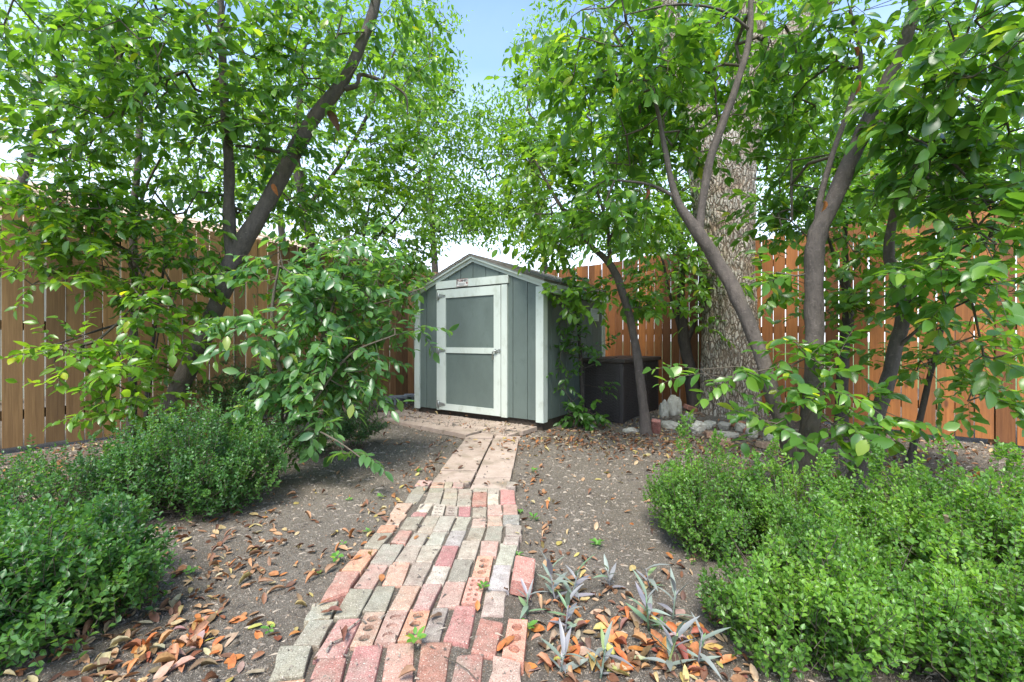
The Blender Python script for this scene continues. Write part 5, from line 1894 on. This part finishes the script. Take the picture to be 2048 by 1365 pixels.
ground_twig("pale bent twig across the red brick at the front of the path", [(653, 1303), (662, 1288), (685, 1278), (697, 1258), (720, 1240), (725, 1232)], .004, "oldbark", .045)
ground_twig("thin reddish twig over the front red bricks", [(888, 1314), (908, 1322), (935, 1340), (955, 1362)], .002, "twig", .045)
ground_twig("short twig on the soil left of the stone walk", [(876, 888), (896, 877)], .006, "oldbark", .012)
ground_twig("curved dry stalk on the soil among the purple plants", [(1172, 1222), (1192, 1205), (1215, 1192), (1232, 1196)], .0025, "twig", .02)
ground_twig("straight pale stick on the soil left of the path front", [(336, 1314), (353, 1294)], .004, "oldbark", .01)

# small weeds
rw = random.Random(4)
WEEDS = [(674, 1122, .05, "bright weed at the left edge of the path by the orange brick"), (760, 997, .035, "little weed left of the path near its far end"), (700, 1002, .03, "tiny weed in the soil left of the path far end"),
         (686, 1090, .03, "tiny weed left of the broken grey brick"), (735, 1065, .03, "weed at the path edge beside the orange half brick"), (1067, 1042, .045, "weed right of the path beside the dark brick"),
         (1040, 1027, .03, "tiny weed at the right path edge beside a pinkish brick"), (831, 1287, .05, "weed sprouting between the front red bricks"), (965, 1180, .035, "weed sprouting beside the ten hole brick"),
         (1036, 1115, .035, "weed at the right path edge beside a white brick"), (1068, 945, .04, "small weed in the soil right of the stone walk"), (538, 1263, .03, "tiny weed left of the front grey brick"),
         (1057, 1260, .04, "weed beside the orange three hole brick"), (1195, 1095, .05, "weed in the bare soil above the grey-purple plants"), (837, 945, .04, "small weed left of the stone walk"), (637, 1150, .025, "tiny weed left of the broken red brick"),
         (380, 1150, .04, "weed beside the left boxwoods"), (1320, 1255, .03, "round leafed weed under a grey-purple plant")]
for (px_, py_, r0, lab) in WEEDS:
    z = .042 if "between" in lab or "ten hole" in lab else .0
    g_ = gpt(px_, py_, z)
    root = empty("weed", (g_[0], g_[1], max(z, gz(g_[0], g_[1]))))
    tag(root, lab, "weed", "small weeds")
    nl_ = rw.randint(6, 9)
    me = leaf_object_mesh(M["weed"])
    for k in range(nl_):
        a = k * 2.4
        el = rw.uniform(.2, .9)
        o = link("leaf", me, parent=root)
        o.location = (math.cos(a) * r0 * .15, math.sin(a) * r0 * .15, r0 * rw.uniform(.1, .5))
        o.rotation_euler = (rw.uniform(-.3, .3), -el, a)
        s = r0 * rw.uniform(.5, .9)
        o.scale = (s, s * .55, s)

# dead leaves caught in the greenery
for (px_, py_, Y, cc, lab, s, rot) in ((408, 873, 2.75, 0, "orange dead leaf caught on the wide dark boxwood", .075, (1.2, .3, .4)), (1948, 957, 1.98, 0, "orange dead leaf caught on the large right boxwood", .065, (.9, .2, 1.2)),
                                       (1880, 1040, 1.72, 2, "pale tan dead leaf caught low on the large right boxwood", .05, (.9, .8, .2)), (1262, 1050, 2.2, 0, "orange dead leaf on the left flank of the spired boxwood", .03, (.9, .2, .2)),
                                       (436, 92, 3.9, 0, "orange dead leaf hanging on the upright limb of the leaning tree", .12, (1.4, .2, .6)), (478, 103, 3.9, 5, "orange tan dead leaf hanging right of the upright limb", .09, (1.4, .7, .6)),
                                       (552, 382, 4.1, 0, "orange dead leaf hanging beside the thick leaning trunk", .11, (1.5, 1.2, .2)), (665, 250, 4.1, 4, "brown withered leaf cluster hanging right of the leaning trunk", .2, (1.4, .9, .3)),
                                       (1705, 110, 2.75, 1, "rusty dead leaf high in the double trunk tree", .07, (1.3, .5, .3)), (1706, 180, 2.8, 0, "orange dead leaf hanging below the rusty one in the double trunk tree", .08, (1.4, 1.2, .1)),
                                       (1640, 415, 2.9, 0, "orange dead leaf stuck in the fork of the smooth stem", .07, (1.3, 1.3, .3)), (1288, 390, 3.2, 1, "rusty dead leaf hanging left of the old tree trunk", .07, (1.3, 1.2, .8))):
    o = bpy.data.objects.new("caught_leaf", CURL_ME[2])
    col.objects.link(o)
    o.location = at(px_, py_, Y); o.rotation_euler = rot; o.scale = (s, s, s); o.color = FALL_C[cc][1]
    tag(o, lab, "dead leaf", "dead leaves caught in the greenery")
